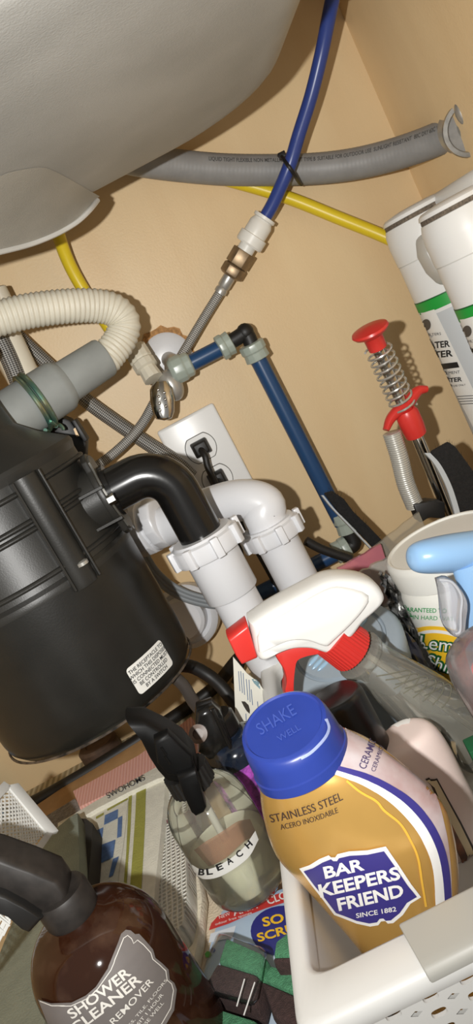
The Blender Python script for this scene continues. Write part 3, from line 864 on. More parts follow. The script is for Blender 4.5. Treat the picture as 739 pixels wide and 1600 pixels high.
# ---------------------------------------------------------------- two water filters on the right wall
FWH = mat('filter_white', (232, 232, 229), .35)
FGR = mat('filter_grey_label', (196, 200, 202), .45)
GRN = mat('filter_green', (34, 160, 62), .45)
DUST = mat('dust', (120, 108, 94), .95, noise=.35, nscale=400, bump=.8, bscale=1500)
INK = mat('ink_black', (30, 30, 32), .6)
def water_filter(cx, cy, r, ztop, zseam, zgreen, label, yaw, offs):
    z0 = .05
    t = thing('water_filter', label, 'filter', Matrix.Translation((cx, cy, z0)) @ Matrix.Rotation(yaw, 4, 'Z'), 'white water filters on the right wall')
    T = lambda z: z - z0
    body = [(r * .55, 0), (r * .9, .004), (r, .018), (r, T(zseam) - .0012)]
    part(t, 'cartridge', lathe(body, 48), FWH)
    head = [(r * .985, T(zseam) - .0012), (r * 1.015, T(zseam)), (r * 1.03, T(zseam) + .02), (r * 1.03, T(ztop) - .026), (r * 1.00, T(ztop) - .014), (r * .95, T(ztop) - .0085), (r * .88, T(ztop) - .0075)]
    part(t, 'head', lathe(head, 48), FWH, sharp=40)
    part(t, 'dust', lathe([(r * .84, T(ztop) - .0085), (r * .935, T(ztop) - .0080), (r * .925, T(ztop) - .0045), (r * .84, T(ztop) - .004)], 48), DUST, label='grey dust in the head groove')
    part(t, 'cap', lathe([(r * .86, T(ztop) - .0050), (r * .955, T(ztop) - .0042), (r * .93, T(ztop) - .001), (r * .86, T(ztop) + .001), (r * .5, T(ztop) + .003)], 48), FWH)
    gb = T(zgreen)
    part(t, 'green_band', wrap(rect2d(-r * 3.05, r * 3.05, gb - .0055, gb + .0055), cyl(r, .0003)), GRN, label='green stripe')
    part(t, 'green_edge', wrap(rect2d(-r * 3.05, r * 3.05, gb + .0055, gb + .0068), cyl(r, .0003)), mat('filter_dark_green', (18, 92, 40), .5))
    part(t, 'grey_label', wrap(rect2d(-r * 2.6, r * 2.6, .012, gb - .009), cyl(r, .0003)), FGR, label='pale grey wrap label')
    cart = lathe(body, 48).xf(ROOTM[t.name])
    f1, f2 = sight(bvh(cart), .0006), sight(bvh(cart), .0009)
    o = offs
    S_ = lambda pts: [(x + o[0], y + o[1]) for x, y in pts]
    wp = part(t, 'white_panel', wrap(poly2d(S_([(655, 489), (663, 488), (679, 483), (700, 526), (742, 613), (790, 715), (770, 725), (700, 590), (676, 540)])), f1, 8), mat('filter_panel', (236, 235, 230), .45), W=True, label='white printed panel')
    TT = []
    for s, wd, h, (x, y), bd, an in (('WATER', 46, 10.5, (704, 541), .03, 6), ('FILTER', 48, 10.5, (708.5, 556), .03, 6), ('REPLACEMENT', 44, 4.5, (719, 585), .0, 6), ('FILTER', 32, 7, (723, 595), .03, 6), ('FILTERS', 22, 4, (690, 523), .0, 6), ('SYSTEM USE ONLY', 34, 3, (728, 604), .0, 6)):
        q = aff(fit_text(s, wd, bd, h, 'RIGHT'), (0, 0), an)
        mx = max(v[0] for v in q[0]); TT.append(([(v[0] - mx + x + o[0], v[1] + y + o[1]) for v in q[0]], q[1]))
    TT.append(poly2d(S_([(690, 568), (715, 565), (718.5, 573.5), (694, 576.5)])))
    for k in range(4):
        TT.append(poly2d(S_([(712 + 1.8 * k, 618.5 + 4 * k), (741 + 1.8 * k, 617 + 4 * k), (741 + 1.8 * k, 618 + 4 * k), (712 + 1.8 * k, 619.5 + 4 * k)])))
    part(wp, 'print', wrap(merge2d(*TT), f2, 5), INK, W=True)
    part(wp, 'round_mark', wrap(ell2d(667 + o[0], 507 + o[1], 7, 9), f2, 5), mat('mark_brown', (86, 80, 74), .6), W=True)
    return t
p1 = PY(655, 480, -.075)
water_filter(.2945, -.078, .0375, PY(660, 318, -.08).z, PY(640, 412, -.11).z, PY(680, 476, -.11).z, 'white water filter on the right wall nearest the back wall', R(18), (0, 0))
water_filter(.2925, -.178, .0385, PY(720, 305, -.19).z, PY(705, 412, -.21).z, PY(728, 498, -.21).z, 'white water filter in front of the other, at right edge', R(30), (64, 10))
br = solo('filter_bracket', 'grey white plastic bracket joining the two water filters', 'bracket', plate([(655, 372), (668, 360), (690, 400), (700, 445), (688, 440), (672, 425), (658, 400)], -.125, .03), mat('bracket_grey', (205, 205, 200), .4), world(PY(675, 405, -.125)), bevel=.004)
solo('filter_manifold', 'white plastic manifold behind the filter heads against the right wall', 'manifold', box(.300, .333, -.21, -.06, .335, .383), FWH, world((.318, -.13, .36)), bevel=.008, segs=4)

# ---------------------------------------------------------------- red handled claw grabber
gr = thing('drain_claw', 'red and steel spring drain claw with plunger leaning on the back wall', 'tool', axis_frame(PY(700, 825, -.15), PY(580, 520, -.19)))
g_top, g_bot = PY(581, 530, -.165), PY(640, 655, -.175)
G = axis_frame(PY(655, 690, -.168), PY(577, 514, -.195))
GL = (PY(577, 514, -.195) - PY(655, 690, -.168)).length
part(gr, 'plunger_button', lathe([(.0001, GL - .019), (.0080, GL - .019), (.0085, GL - .008), (.010, GL - .0065), (.0148, GL - .0044), (.0167, GL - .0019), (.0160, GL), (.010, GL + .0019), (.0001, GL + .0026)], 40).xf(G), RED, W=True, sharp=50)
zf = GL * .30
part(gr, 'plunger_rod', lathe([(.0054, zf), (.0054, GL - .018)], 18).xf(G), CHROME, W=True)
part(gr, 'coil_spring', helix(G @ Vector((0, 0, zf)), G @ Vector((0, 0, GL - .018)), .0112, 9.5, .00105, 8, 20), mat('spring_wire', (200, 198, 192), .25, metal=.7), W=True)
part(gr, 'finger_hub', lathe([(.0001, zf - .027), (.0098, zf - .027), (.0107, zf - .018), (.0105, zf - .004), (.0083, zf), (.0001, zf)], 28).xf(G), RED, W=True)
def fing(pts, label=None):
    P = curve(pts, 5)
    m = MB(); L = len(P); loops = []
    for i, p in enumerate(P):
        t = (P[min(i + 1, L - 1)] - P[max(i - 1, 0)]).normalized()
        nrm = FW.cross(t).normalized(); hw_ = .0056 - .0026 * (i / (L - 1)) ** 2; ht = .0075 - .002 * i / (L - 1)
        loops.append([p + nrm * hw_ * math.cos(a) + FW * ht * math.sin(a) for a in [2 * math.pi * k / 12 for k in range(12)]])
    part(gr, 'finger_grip', loft(loops), RED, W=True)
yy = -.178
fing([PY(638, 632, yy), PY(622, 642, yy), PY(610, 655, yy), PY(603, 672, yy)])
fing([PY(636, 632, yy), PY(646, 618, yy), PY(655, 610, yy), PY(667, 608, yy)])
part(gr, 'rod_sleeve', tube([G @ Vector((0, 0, zf - .025)), PY(696, 790, -.160), PY(720, 850, -.15), Vector((.168, -.15, .004))], .0054, 20), CHROME, W=True)
# coiled flexible shaft hanging alongside
q = [PY(*a) for a in ((612, 676, -.180), (624, 715, -.178), (634, 755, -.174), (648, 790, -.17))]
cq = resample(curve(q, 10), .00045)
part(gr, 'coiled_shaft', tube(cq, lambda s, L: .0080 + .0004 * math.sin(s / .0020 * 2 * math.pi), 20), mat('spring_steel', (186, 184, 176), .35, metal=.4), W=True, sharp=80, label='close wound steel spring shaft')
part(gr, 'tape_wrap', plate([(640, 785), (668, 780), (690, 782), (690, 808), (665, 806), (652, 815)], -.17, .02), BLKM, W=True, bevel=.002)

# ---------------------------------------------------------------- two bristle strips
def bristle(name, label, outline, edge, y, t, seed, sw):
    P = [PY(px, py, y) for px, py in outline]
    c = sum(P, Vector()) / len(P)
    o = thing(name, label, 'brush', world(c))
    part(o, 'bristle_pad', plate(outline, y, t), mat('black_bristle', (30, 29, 29), .95, noise=.3, nscale=500, bump=1, bscale=1500), W=True, bevel=.0015)
    E_ = curve([PY(px, py, y - t * .5) for px, py in edge], 5)
    part(o, 'backing_strip', loft([[p + RT * a * sw + FW * b * t * .3 for a, b in ((-.5, -1), (.5, -1), (.5, 1), (-.5, 1))] for p in E_]), mat('strip_grey', (176, 180, 182), .4), W=True)
    rr = random.Random(seed); m = MB()
    for i in range(130):
        k = rr.randrange(len(P)); a, b = P[k], P[(k + 1) % len(P)]
        p = a.lerp(b, rr.random()) + Vector((0, (rr.random() - .5) * t, 0))
        d = (p - c).normalized() + Vector((rr.uniform(-.7, .7), rr.uniform(-.5, .2), rr.uniform(-.7, .7)))
        d = d.normalized() * rr.uniform(.002, .006)
        s = Vector((rr.uniform(-1, 1), rr.uniform(-1, 1), rr.uniform(-1, 1))).normalized() * .00022
        m.add([p + s, p - s, p + d], [(0, 1, 2)])
    part(o, 'stray_bristles', m, BLKM, W=True, stuff=True)
    return o
bristle('brush_strip', 'narrow black bristle strip with grey edge crossing the blue pipe', [(507, 772), (520, 768), (535, 778), (550, 798), (575, 822), (600, 848), (616, 876), (690, 1060), (676, 1064), (604, 880), (560, 832), (528, 800)], [(503, 774), (520, 795), (550, 826), (580, 858), (606, 884)], -.115, .014, 3, .0022)
bristle('brush_strip', 'wide black brush with white curved edge beside the red claw', [(672, 706), (700, 690), (712, 700), (745, 745), (790, 830), (800, 1010), (770, 1010), (716, 812), (705, 775), (690, 738)], [(667, 708), (683, 726), (699, 756), (710, 788), (716, 812)], -.19, .006, 5, .0050)
# ---------------------------------------------------------------- white basket
BZ = .10
BK = mat('basket_white', (216, 215, 211), .38)
bk = thing('storage_basket', 'white plastic storage basket with grey handle holding the cleaning bottles', 'basket', world((.06, -.42, 0)))
A_, B_, C_, D_ = (Vector(p) for p in ((-.0795, -.5865, 0), (.205, -.598, 0), (.232, -.245, 0), (-.046, -.232, 0)))
cen = (A_ + B_ + C_ + D_) / 4
def ring4(ins, z, rad=.012, k=5, front=None):
    P = [A_, B_, C_, D_]; out = []
    Q = []
    for i, p in enumerate(P):
        d = (cen - p)
        fy = ins * 2.0 if i < 2 and ins > .003 else ins
        if front is not None and i < 2: fy = front
        Q.append(p + Vector((math.copysign(ins, d.x), math.copysign(fy, d.y), 0)))
    for i, p in enumerate(Q):
        a = (Q[i - 1] - p).normalized(); b = (Q[(i + 1) % 4] - p).normalized()
        p0, p2 = p + a * rad, p + b * rad
        for j in range(k + 1):
            t = j / k; q = p0 * (1 - t) ** 2 + p * 2 * t * (1 - t) + p2 * t * t
            out.append((q.x, q.y, z))
    return out
rim = loft([ring4(.010, BZ - .010, front=.010), ring4(.0065, BZ - .0105, front=.0065), ring4(.001, BZ - .0115), ring4(0, BZ - .0105), ring4(.0, BZ - .004), ring4(.0012, BZ - .0012), ring4(.004, BZ, front=.004), ring4(.0095, BZ, front=.0225), ring4(.0115, BZ - .0012, front=.0245), ring4(.0125, BZ - .004, front=.0255), ring4(.013, BZ - .012, front=.026)], False, False)
rim.f.append(())
rim.f.pop()
n4 = len(ring4(0, 0))
last = 10 * n4
for i in range(n4):
    j = (i + 1) % n4
    rim.f.append((last + i, last + j, j, i))
part(bk, 'rim', rim, BK, W=True, sharp=45)
def wallrun(p, q, holes=False, hz=()):
    """one basket side from floor corner p to q: sloping panel, perforated where the photograph shows it"""
    p0, q0 = p.copy(), q.copy()
    mid = (p + q) / 2; inn = (cen - mid); inn.z = 0
    n = Vector((-(q - p).y, (q - p).x, 0)).normalized()
    if n.dot(inn) < 0: n = -n
    top_i, bot_i, th, zt, zb = .0085, .016, .002, BZ - .0155, .004
    L = (q - p).length
    def at(s, z, out):
        f = (z - zb) / (zt - zb)
        ins = bot_i + (top_i - bot_i) * f
        e = .012 + (s / L) * (L - .024)
        return p + (q - p).normalized() * e + n * (ins + (0 if out else th)) + Vector((0, 0, z))
    m = MB()
    if not holes:
        V = [at(s, z, o) for o in (1, 0) for z in (zb, zt + .01) for s in (0, L)]
        m.add(V, [(0, 1, 3, 2), (4, 6, 7, 5), (0, 4, 5, 1), (2, 3, 7, 6), (0, 2, 6, 4), (1, 5, 7, 3)])
        return m
    nx = int(L / .0185); cw = L / nx; nz = 8; ch = (zt - zb) / nz
    K = 16
    for i in range(nx):
        for j in range(nz):
            s0, z0 = i * cw, zb + j * ch
            outer = []; inner = []
            for k in range(K):
                a = 2 * math.pi * (k + .5) / K; c, s_ = math.cos(a), math.sin(a)
                f = 1 / max(abs(c), abs(s_))
                outer.append((s0 + cw / 2 + c * f * cw / 2, z0 + ch / 2 + s_ * f * ch / 2))
                inner.append((s0 + cw / 2 + math.copysign(abs(c) ** .6, c) * .0039, z0 + ch / 2 + math.copysign(abs(s_) ** .6, s_) * .0024))
            V = [at(*x, 1) for x in outer] + [at(*x, 1) for x in inner] + [at(*x, 0) for x in inner] + [at(*x, 0) for x in outer]
            F = []
            for k in range(K):
                k2 = (k + 1) % K
                for l in range(3):
                    F.append((l * K + k, l * K + k2, (l + 1) * K + k2, (l + 1) * K + k))
            m.add(V, F)
    return m
part(bk, 'front_wall', wallrun(A_, B_, True), BK, W=True, label='perforated front wall')
part(bk, 'side_wall', wallrun(D_, A_), BK, W=True)
part(bk, 'side_wall', wallrun(B_, C_), BK, W=True)
part(bk, 'back_wall', wallrun(C_, D_), BK, W=True)
part(bk, 'bottom', loft([ring4(.017, .002), ring4(.017, .0045)]), BK, W=True)
hx0 = PZ(645, 1486, BZ).x
HG = mat('handle_grey', (172, 170, 162), .45)
hpf = [(-.5605, BZ - .003), (-.5605, BZ + .001), (-.5625, BZ + .0026), (-.584, BZ + .0026), (-.5885, BZ + .0020), (-.5905, BZ - .0004), (-.5905, BZ - .0045), (-.5885, BZ - .0045), (-.5885, BZ - .001), (-.570, BZ - .001), (-.5625, BZ - .003)]
HPL = []
for x in (hx0, .135):
    HPL.append([(x + (y + .575) * -.08 if x < .1 else x, y - .02 * (x + .02), z) for y, z in hpf])
part(bk, 'handle', loft(HPL), HG, W=True, label='grey handle inset in the front rim', bevel=.0012)

# ---------------------------------------------------------------- gold cleanser bottle
bc = Vector((-.0220, -.5100, .0065))
MB_ = Matrix.Translation(bc) @ Matrix.Rotation(R(-24), 4, 'Z')
bkf = thing('cleanser_bottle', 'gold cleanser bottle with blue cap at the front of the white basket', 'bottle', MB_)
secs = []
for z, hw_, ry, e, cx in ((.0065, .028, .019, 2.4, 0), (.0085, .030, .0205, 2.4, 0), (.015, .0315, .0215, 2.3, 0), (.030, .0290, .0215, 2.3, 0), (.045, .0278, .0215, 2.2, 0), (.060, .0292, .0222, 2.2, 0), (.080, .0352, .0235, 2.1, .0015), (.100, .0402, .0250, 2.05, .002), (.118, .0432, .0255, 2.0, .0005), (.140, .0372, .0250, 2.0, -.0013), (.155, .0308, .0240, 2.0, -.0024), (.163, .0255, .0225, 2.0, -.0045), (.166, .0225, .0215, 2.0, -.0055)):
    secs.append(sup(math.sqrt(max(hw_ ** 2 - (ry * .407) ** 2, ry * ry * .8)) / .9135, ry, z - .0065, 64, e, cx))
def smooth_secs(S, k=4):
    out = []
    for i in range(len(S) - 1):
        for j in range(k):
            t = j / k; row = []
            for a in range(len(S[0])):
                p0 = Vector(S[max(i - 1, 0)][a]); p1 = Vector(S[i][a]); p2 = Vector(S[i + 1][a]); p3 = Vector(S[min(i + 2, len(S) - 1)][a])
                row.append(.5 * (2 * p1 + (p2 - p0) * t + (2 * p0 - 5 * p1 + 4 * p2 - p3) * t * t + (3 * p1 - p0 - 3 * p2 + p3) * t ** 3))
            out.append(row)
    out.append([Vector(p) for p in S[-1]])
    return out
bod = loft(smooth_secs(secs))
GOLD = mat('gold_plastic', (208, 164, 88), .26, metal=.45, spec=.6, noise=.05, nscale=30, coat=.3)
part(bkf, 'body', bod, GOLD, sharp=60)
bodW = MB().join(bod, MB_)
sb = sight(bvh(bodW), .0004); sb2 = sight(bvh(bodW), .0008); sb3 = sight(bvh(bodW), .0012)
zb_ = lambda x, y: (390 + x / 2.384, 1180 + y / 2.384)
arc_in = [zb_(*q) for q in ((300, 66), (420, 112), (520, 175), (600, 255), (650, 335), (680, 425), (690, 560), (700, 690), (705, 760))]
arc_mid = [zb_(*q) for q in ((312, 54), (440, 96), (556, 163), (636, 243), (687, 333), (713, 433), (724, 560), (732, 690), (735, 760))]
arc_out = [zb_(*q) for q in ((318, 38), (452, 76), (580, 147), (660, 226), (710, 313), (737, 410), (748, 540), (756, 690), (758, 760))]
def smooth2(P, k=6):
    return [(p.x, p.y) for p in curve([(x, y, 0) for x, y in P], k)]
def between(P, Q):
    P, Q = smooth2(P), smooth2(Q)
    V = P + Q; n = len(P)
    return V, [(i, i + 1, n + i + 1, n + i) for i in range(n - 1)]
side_out = [(541, 1130), (588, 1160), (641, 1199), (677, 1236), (696, 1299), (703, 1351), (705, 1390), (706, 1440), (706, 1500)]
SIDE = mat('lilac_side_panel', (176, 148, 146), .25, spec=.5, col2=(196, 186, 188), nscale=45)
part(bkf, 'side_panel', wrap(between(arc_out, side_out), sb, 9), SIDE, W=True, label='smeared lilac grey side panel')
part(bkf, 'white_stripe', wrap(between(arc_in, arc_mid), sb2, 7), mat('print_white', (238, 237, 234), .35), W=True)
NAVY = mat('print_navy', (58, 52, 128), .35)
part(bkf, 'navy_stripe', wrap(between(arc_mid, arc_out), sb2, 7), NAVY, W=True)
sq = smooth2([zb_(*q) for q in ((360, 95), (410, 135), (470, 170), (500, 205), (560, 255), (600, 320), (625, 380), (640, 470), (655, 560))])
part(bkf, 'yellow_drip', wrap(band2d(sq, 3.5), sb2, 6), mat('drip_yellow', (226, 176, 66), .3), W=True, label='dried yellow drip line')
lg = [zb_(*q) for q in ((188, 418), (225, 405), (262, 382), (296, 368), (305, 376), (320, 376), (328, 364), (370, 354), (440, 350), (506, 336), (545, 392), (600, 476), (637, 524), (598, 548), (570, 590), (535, 620), (515, 622), (505, 612), (490, 614), (480, 628), (450, 633), (400, 622), (345, 600), (318, 590), (275, 532), (232, 478))]
ctr = (sum(p[0] for p in lg) / len(lg), sum(p[1] for p in lg) / len(lg))
badge = part(bkf, 'brand_badge', wrap(poly2d(lg), sb2, 7), mat('print_white', (238, 237, 234), .35), W=True, label='white edged navy badge')
lg2 = [(ctr[0] + (x - ctr[0]) * .925, ctr[1] + (y - ctr[1]) * .90) for x, y in lg]
part(badge, 'badge_field', wrap(poly2d(lg2), sb3, 7), NAVY, W=True)
sb4 = sight(bvh(bodW), .0016)
bt_ = [aff(fit_text('BAR', 62, .03, 19), (538, 1353), 13), aff(fit_text('KEEPERS', 126, .03, 21), (562, 1374), 13), aff(fit_text('FRIEND', 102, .03, 20), (579, 1398), 13),
       aff(fit_text('SINCE 1882', 62, .015, 7.5), (588, 1421), 10)]
part(badge, 'badge_lettering', wrap(merge2d(*bt_), sb4, 5), mat('print_white', (238, 237, 234), .35), W=True)
DK = mat('print_dark', (66, 50, 42), .5)
part(bkf, 'lettering', wrap(merge2d(aff(fit_text('STAINLESS STEEL', 116, .004, 13), (480, 1264), 18, curve_=.0012), aff(fit_text('ACERO INOXIDABLE', 92, .0, 8.5), (484, 1280), 17, curve_=.0012)), sb2, 5), DK, W=True)
part(bkf, 'side_lettering', wrap(merge2d(aff(fit_text('CERAMIC', 50, .004, 12), (574, 1178), 68), aff(fit_text('CERAMICA', 44, .0, 7), (589, 1185), 70)), sb2, 5), mat('print_purple', (66, 54, 96), .5), W=True)
# cap: sits squarely on the neck, sloping flat top
CAPB = mat('blue_cap', (38, 58, 138), .33, spec=.5, noise=.05, nscale=50)
cq0 = bc + Vector((-.0062, 0, .1545)); cax = Vector((CAM.x - bc.x, CAM.y - bc.y, 0)).normalized()
def capsec(r, z, tilt, fwd=0.0):
    M = Matrix.Translation(cq0 + Vector((0, 0, z)) + cax * fwd) @ Matrix.Rotation(R(tilt), 4, Vector((-cax.y, cax.x, 0)))
    return [M @ Vector((r * math.cos(2 * math.pi * i / 56), r * math.sin(2 * math.pi * i / 56), 0)) for i in range(56)]
capW = loft([capsec(*s) for s in ((.0236, 0, 0), (.0249, .001, 0), (.0248, .0062, 1), (.0241, .0067, 1), (.0240, .0075, 1), (.0235, .0150, 5, .0005), (.0227, .0212, 11, .001), (.0216, .0240, 15, .0012), (.0200, .0247, 16, .0012), (.0192, .0239, 16, .0012), (.0001, .0239, 16, .0012))], True, False)
part(bkf, 'cap', capW, CAPB, W=True, sharp=30, label='blue flip cap')
sc1 = sight(bvh(capW), .0005)
ct = merge2d(aff(fit_text('SHAKE', 66, .0, 19), (432, 1125), 31), aff(fit_text('WELL', 40, 0, 10), (452, 1146), 31))
part(bkf, 'raised_lettering', wrap(ct, sc1, 5), mat('blue_cap_light', (62, 82, 162), .3), W=True)
part(bkf, 'cap_smear', wrap(band2d(smooth2([(509, 1124), (513, 1137), (509, 1150), (498, 1164), (484, 1177), (470, 1185)]), 4), sc1, 4), mat('smear_white', (148, 160, 200), .6), W=True, label='dried white smear')

# ---------------------------------------------------------------- red and white trigger sprayer leaning left
sp = thing('trigger_spray_bottle', 'clear spray bottle with white and red trigger head leaning left in the basket', 'spray bottle', axis_frame(Vector((.080, -.352, .012)), PW(540, 1003, .5)))
yT = -.378
def headplate(pts, y0, y1, k=4):
    """moulded upright slab with rounded edge: outline by sight lines at mid depth"""
    ym = (y0 + y1) / 2
    P = [PY(px, py, ym) for px, py in pts]
    c = sum(P, Vector()) / len(P); L = []
    for f, s in ((-1, .80), (-.92, .90), (-.7, .97), (-.3, 1), (.3, 1), (.7, .97), (.92, .90), (1, .80)):
        L.append([Vector((c.x + (p.x - c.x) * (1 - (1 - s) * .6), ym + f * (y1 - y0) / 2, c.z + (p.z - c.z) * s)) for p in P])
    return loft(L)
hd_ = smooth2([(386, 965), (420, 942), (470, 915), (505, 898), (535, 894), (570, 899), (588, 912), (594, 928), (584, 942), (562, 962), (545, 985), (520, 1005), (507, 1012), (480, 1004), (450, 1004), (425, 1012), (404, 1022), (396, 1010), (391, 985), (386, 965)], 4)[:-1]
part(sp, 'head_shroud', headplate(hd_, yT - .0155, yT + .0155), WHT, W=True, sharp=60)
ridge_ = smooth2([(404, 1018), (405, 984), (450, 953), (505, 921), (535, 916), (575, 930), (560, 960), (520, 1000), (507, 1008), (480, 999), (450, 999), (425, 1008), (404, 1018)], 3)[:-1]
part(sp, 'cheek', headplate(ridge_, yT - .0185, yT - .010), WHT, W=True, sharp=60, label='flat side of the white shroud')
part(sp, 'nozzle', headplate([(353, 990), (384, 966), (390, 985), (401, 1021), (376, 1032), (366, 1017)], yT - .0105, yT + .0105), RED, W=True, bevel=.0012)
part(sp, 'trigger', headplate(smooth2([(424, 1012), (455, 1003), (485, 1003), (500, 1012), (480, 1016), (462, 1024), (458, 1045), (457, 1066), (456, 1082), (443, 1083), (445, 1060), (440, 1040), (430, 1024), (424, 1012)], 3)[:-1], yT - .007, yT + .007), RED, W=True)
col0, col1 = PY(549, 1022, yT), PY(530, 990, yT)
SPM = axis_frame(Vector((.080, -.352, .012)), PY(541, 1009, yT))
SL = (PY(541, 1009, yT) - Vector((.080, -.352, .012))).length
part(sp, 'collar', ribbed(.0162, SL - .005, SL + .016, 40, .0004, .0008).xf(SPM), RED, W=True, sharp=20)
CLR = clear('clear_bottle', (246, 246, 242), .04, .20, (234, 232, 218))
btl = [(.001, 0), (.018, 0), (.0215, .002), (.0225, .006), (.0225, SL * .48), (.0205, SL * .60), (.018, SL * .72), (.0165, SL * .80), (.0165, SL - .016), (.0178, SL - .015), (.0178, SL - .012), (.0155, SL - .011)]
part(sp, 'bottle', lathe(btl, 40).xf(SPM), CLR, W=True, sharp=50)
part(sp, 'dip_tube', tube([SPM @ Vector((.003, 0, SL - .01)), SPM @ Vector((.006, 0, .01))], .0022, 10), clear('milky_tube', (225, 225, 215), .2, .3, (225, 222, 205)), W=True)
rg = random.Random(11)
GROV = mat('grip_groove', (118, 116, 102), .4)
for k in range(6):
    zq = SL * (.80 - .05 * k); a0 = R(-15 + 5 * k)
    P = []
    for i in range(12):
        t = i / 11; a = a0 + R(52) * (math.sin(math.pi * t)); z = zq + (t - .5) * .016 - .012 * math.sin(math.pi * t)
        rr = prof_r(btl)(z) + .0003
        P.append(SPM @ Vector((rr * math.sin(a), -rr * math.cos(a), z)))
    part(sp, 'grip_rib', tube(P, .00045, 6), GROV, W=True)

# ---------------------------------------------------------------- pale blue grey tub behind it
tubx = PW(530, 1006, .572)
tba = Vector((0, -math.sin(R(20)), math.cos(R(20))))
th = (tubx.z - .016) / tba.z
tb_ = thing('scent_tub', 'pale blue grey tub with a slotted round lid behind the red trigger', 'tub', axis_frame(tubx - tba * th, tubx))
TBM = mat('tub_blue_grey', (146, 158, 168), .4, spec=.4)
tprof = [(.036, 0), (.040, .003), (.0475, th - .016), (.0480, th - .006), (.0455, th - .0015), (.043, th), (.0365, th + .0012), (.0355, th - .001), (.034, th - .001), (.033, th + .0015), (.018, th + .003), (.0001, th + .0035)]
part(tb_, 'tub_body', lathe(tprof, 56, True, False), TBM, sharp=40)
for k in range(6):
    for j in (-1, 0, 1):
        a = 2 * math.pi * k / 6 + .5
        M = Matrix.Rotation(a, 4, 'Z') @ Matrix.Translation((.0225 - abs(j) * .001, j * .0052, th + .0026)) @ Matrix.Rotation(-.06 * j, 4, 'Z')
        part(tb_, 'vent_slot', ellipsoid((0, 0, 0), .0072, .0019, .0014, 14, 8).xf(M), mat('slot_highlight_blue', (150, 182, 206), .25))  # highlights on the slots are put into this pale blue colour

# ---------------------------------------------------------------- black capped can
bc0 = PW(522, 1086, .480)
cn_ = thing('spray_can', 'small can with a glossy black cap between the blue cap and the spray bottle', 'can', upright((bc0.x, bc0.y, .006)))
ch_ = bc0.z - .006
part(cn_, 'cap', lathe([(.0180, ch_ - .045), (.0183, ch_ - .044), (.0178, ch_ - .004), (.0170, ch_ - .0012), (.0155, ch_), (.0140, ch_ + .0004), (.0070, ch_ + .0012), (.0001, ch_ + .0014)], 44, True, False), mat('black_cap_gloss', (26, 25, 25), .28, spec=.5), sharp=40)
part(cn_, 'can_body', lathe([(.0165, 0), (.0181, .002), (.0181, ch_ - .046), (.0168, ch_ - .0445)], 40), mat('can_plum', (44, 38, 40), .35))

# ---------------------------------------------------------------- pale pink bottle
pc = PW(652, 1150, .492)
pk = thing('lotion_bottle', 'pale pink bottle with white residue on top right of the gold bottle', 'bottle', upright((.0265, -.4130, .006), R(10)))
phh = PW(640, 1128, .49).z - .006
ps = [sup(.0205, .017, 0, 48, 2.6), sup(.0225, .019, .003, 48, 2.6), sup(.0228, .0192, phh * .6, 48, 2.5), sup(.0225, .019, phh * .78, 48, 2.4), sup(.0212, .0182, phh * .90, 48, 2.3), sup(.0185, .0165, phh * .965, 48, 2.2), sup(.014, .013, phh * .995, 48, 2.1), sup(.007, .007, phh, 48, 2.0)]
pbody = loft(smooth_secs(ps))
PKM = mat('pale_pink', (238, 220, 212), .3, spec=.45)
part(pk, 'body', pbody, PKM, sharp=60)
pkW = MB().join(pbody, ROOTM[pk.name]); spk = sight(bvh(pkW), .0004); spk2 = sight(bvh(pkW), .0008); spk3 = sight(bvh(pkW), .0012)
part(pk, 'residue', wrap(poly2d([(604, 1126), (612, 1121), (622, 1120), (634, 1119), (642, 1124), (640, 1131), (628, 1133), (622, 1137), (612, 1133), (605, 1132)]), spk, 4), mat('residue_white', (252, 251, 246), .5), W=True, label='crusted white residue')
zq_ = lambda x, y: (640 + x / 5.0, 1000 + y / 5.0)
lab_ = [zq_(*q) for q in ((120, 1085), (150, 1072), (160, 1085), (190, 1085), (212, 1078), (300, 1240), (400, 1420), (500, 1620), (560, 1760), (420, 1760), (330, 1560), (270, 1420), (215, 1250), (165, 1135))]
lb = part(pk, 'framed_label', wrap(poly2d(lab_), spk, 6), mat('print_brown_black', (58, 46, 40), .5), W=True, label='dark framed cream label')
lab2 = [zq_(*q) for q in ((128, 1095), (150, 1086), (162, 1098), (190, 1096), (205, 1092), (290, 1250), (390, 1435), (480, 1620), (530, 1760), (480, 1760), (420, 1620), (330, 1450), (250, 1290), (190, 1150))]
part(lb, 'cream_border', wrap(poly2d(lab2), spk2, 6), mat('print_cream', (224, 208, 170), .5), W=True)
lab3 = [zq_(*q) for q in ((225, 1255), (260, 1315), (330, 1450), (400, 1585), (470, 1760), (420, 1760), (350, 1600), (290, 1450))]
part(lb, 'amber_field', wrap(poly2d(lab3), spk3, 6), mat('print_amber', (176, 104, 52), .45, col2=(86, 62, 52), nscale=60), W=True)

# ---------------------------------------------------------------- big white jar
jc = PW(690, 842, .585)
jr = .0475
jz = jc.z
lj = thing('detergent_jar', 'white detergent jar with wide white lid and green and yellow label', 'jar', upright((jc.x, jc.y, .006)))
jh = jz - .006
jprof = [(.042, 0), (.0460, .003), (.0475, .01), (.0475, jh - .034), (.0470, jh - .029), (.0452, jh - .0245), (.043, jh - .022)]
jb = lathe(jprof, 64)
part(lj, 'jar_body', jb, mat('jar_white', (233, 233, 226), .38), sharp=40)
part(lj, 'lid', lathe([(.0450, jh - .0225), (.0465, jh - .0215), (.0472, jh - .006), (.0464, jh - .002), (.0444, jh), (.0430, jh - .0002), (.0420, jh - .0016), (.0001, jh - .0016)], 64, True, False), mat('lid_white', (226, 226, 220), .4), sharp=35)
jW = MB().join(jb, ROOTM[lj.name]); sj = sight(bvh(jW), .0004); sj2 = sight(bvh(jW), .0008); sj3 = sight(bvh(jW), .0012); sj4 = sight(bvh(jW), .0016)
GT = mat('print_green', (42, 152, 84), .5)
DG = mat('print_dark_green', (22, 92, 46), .5)
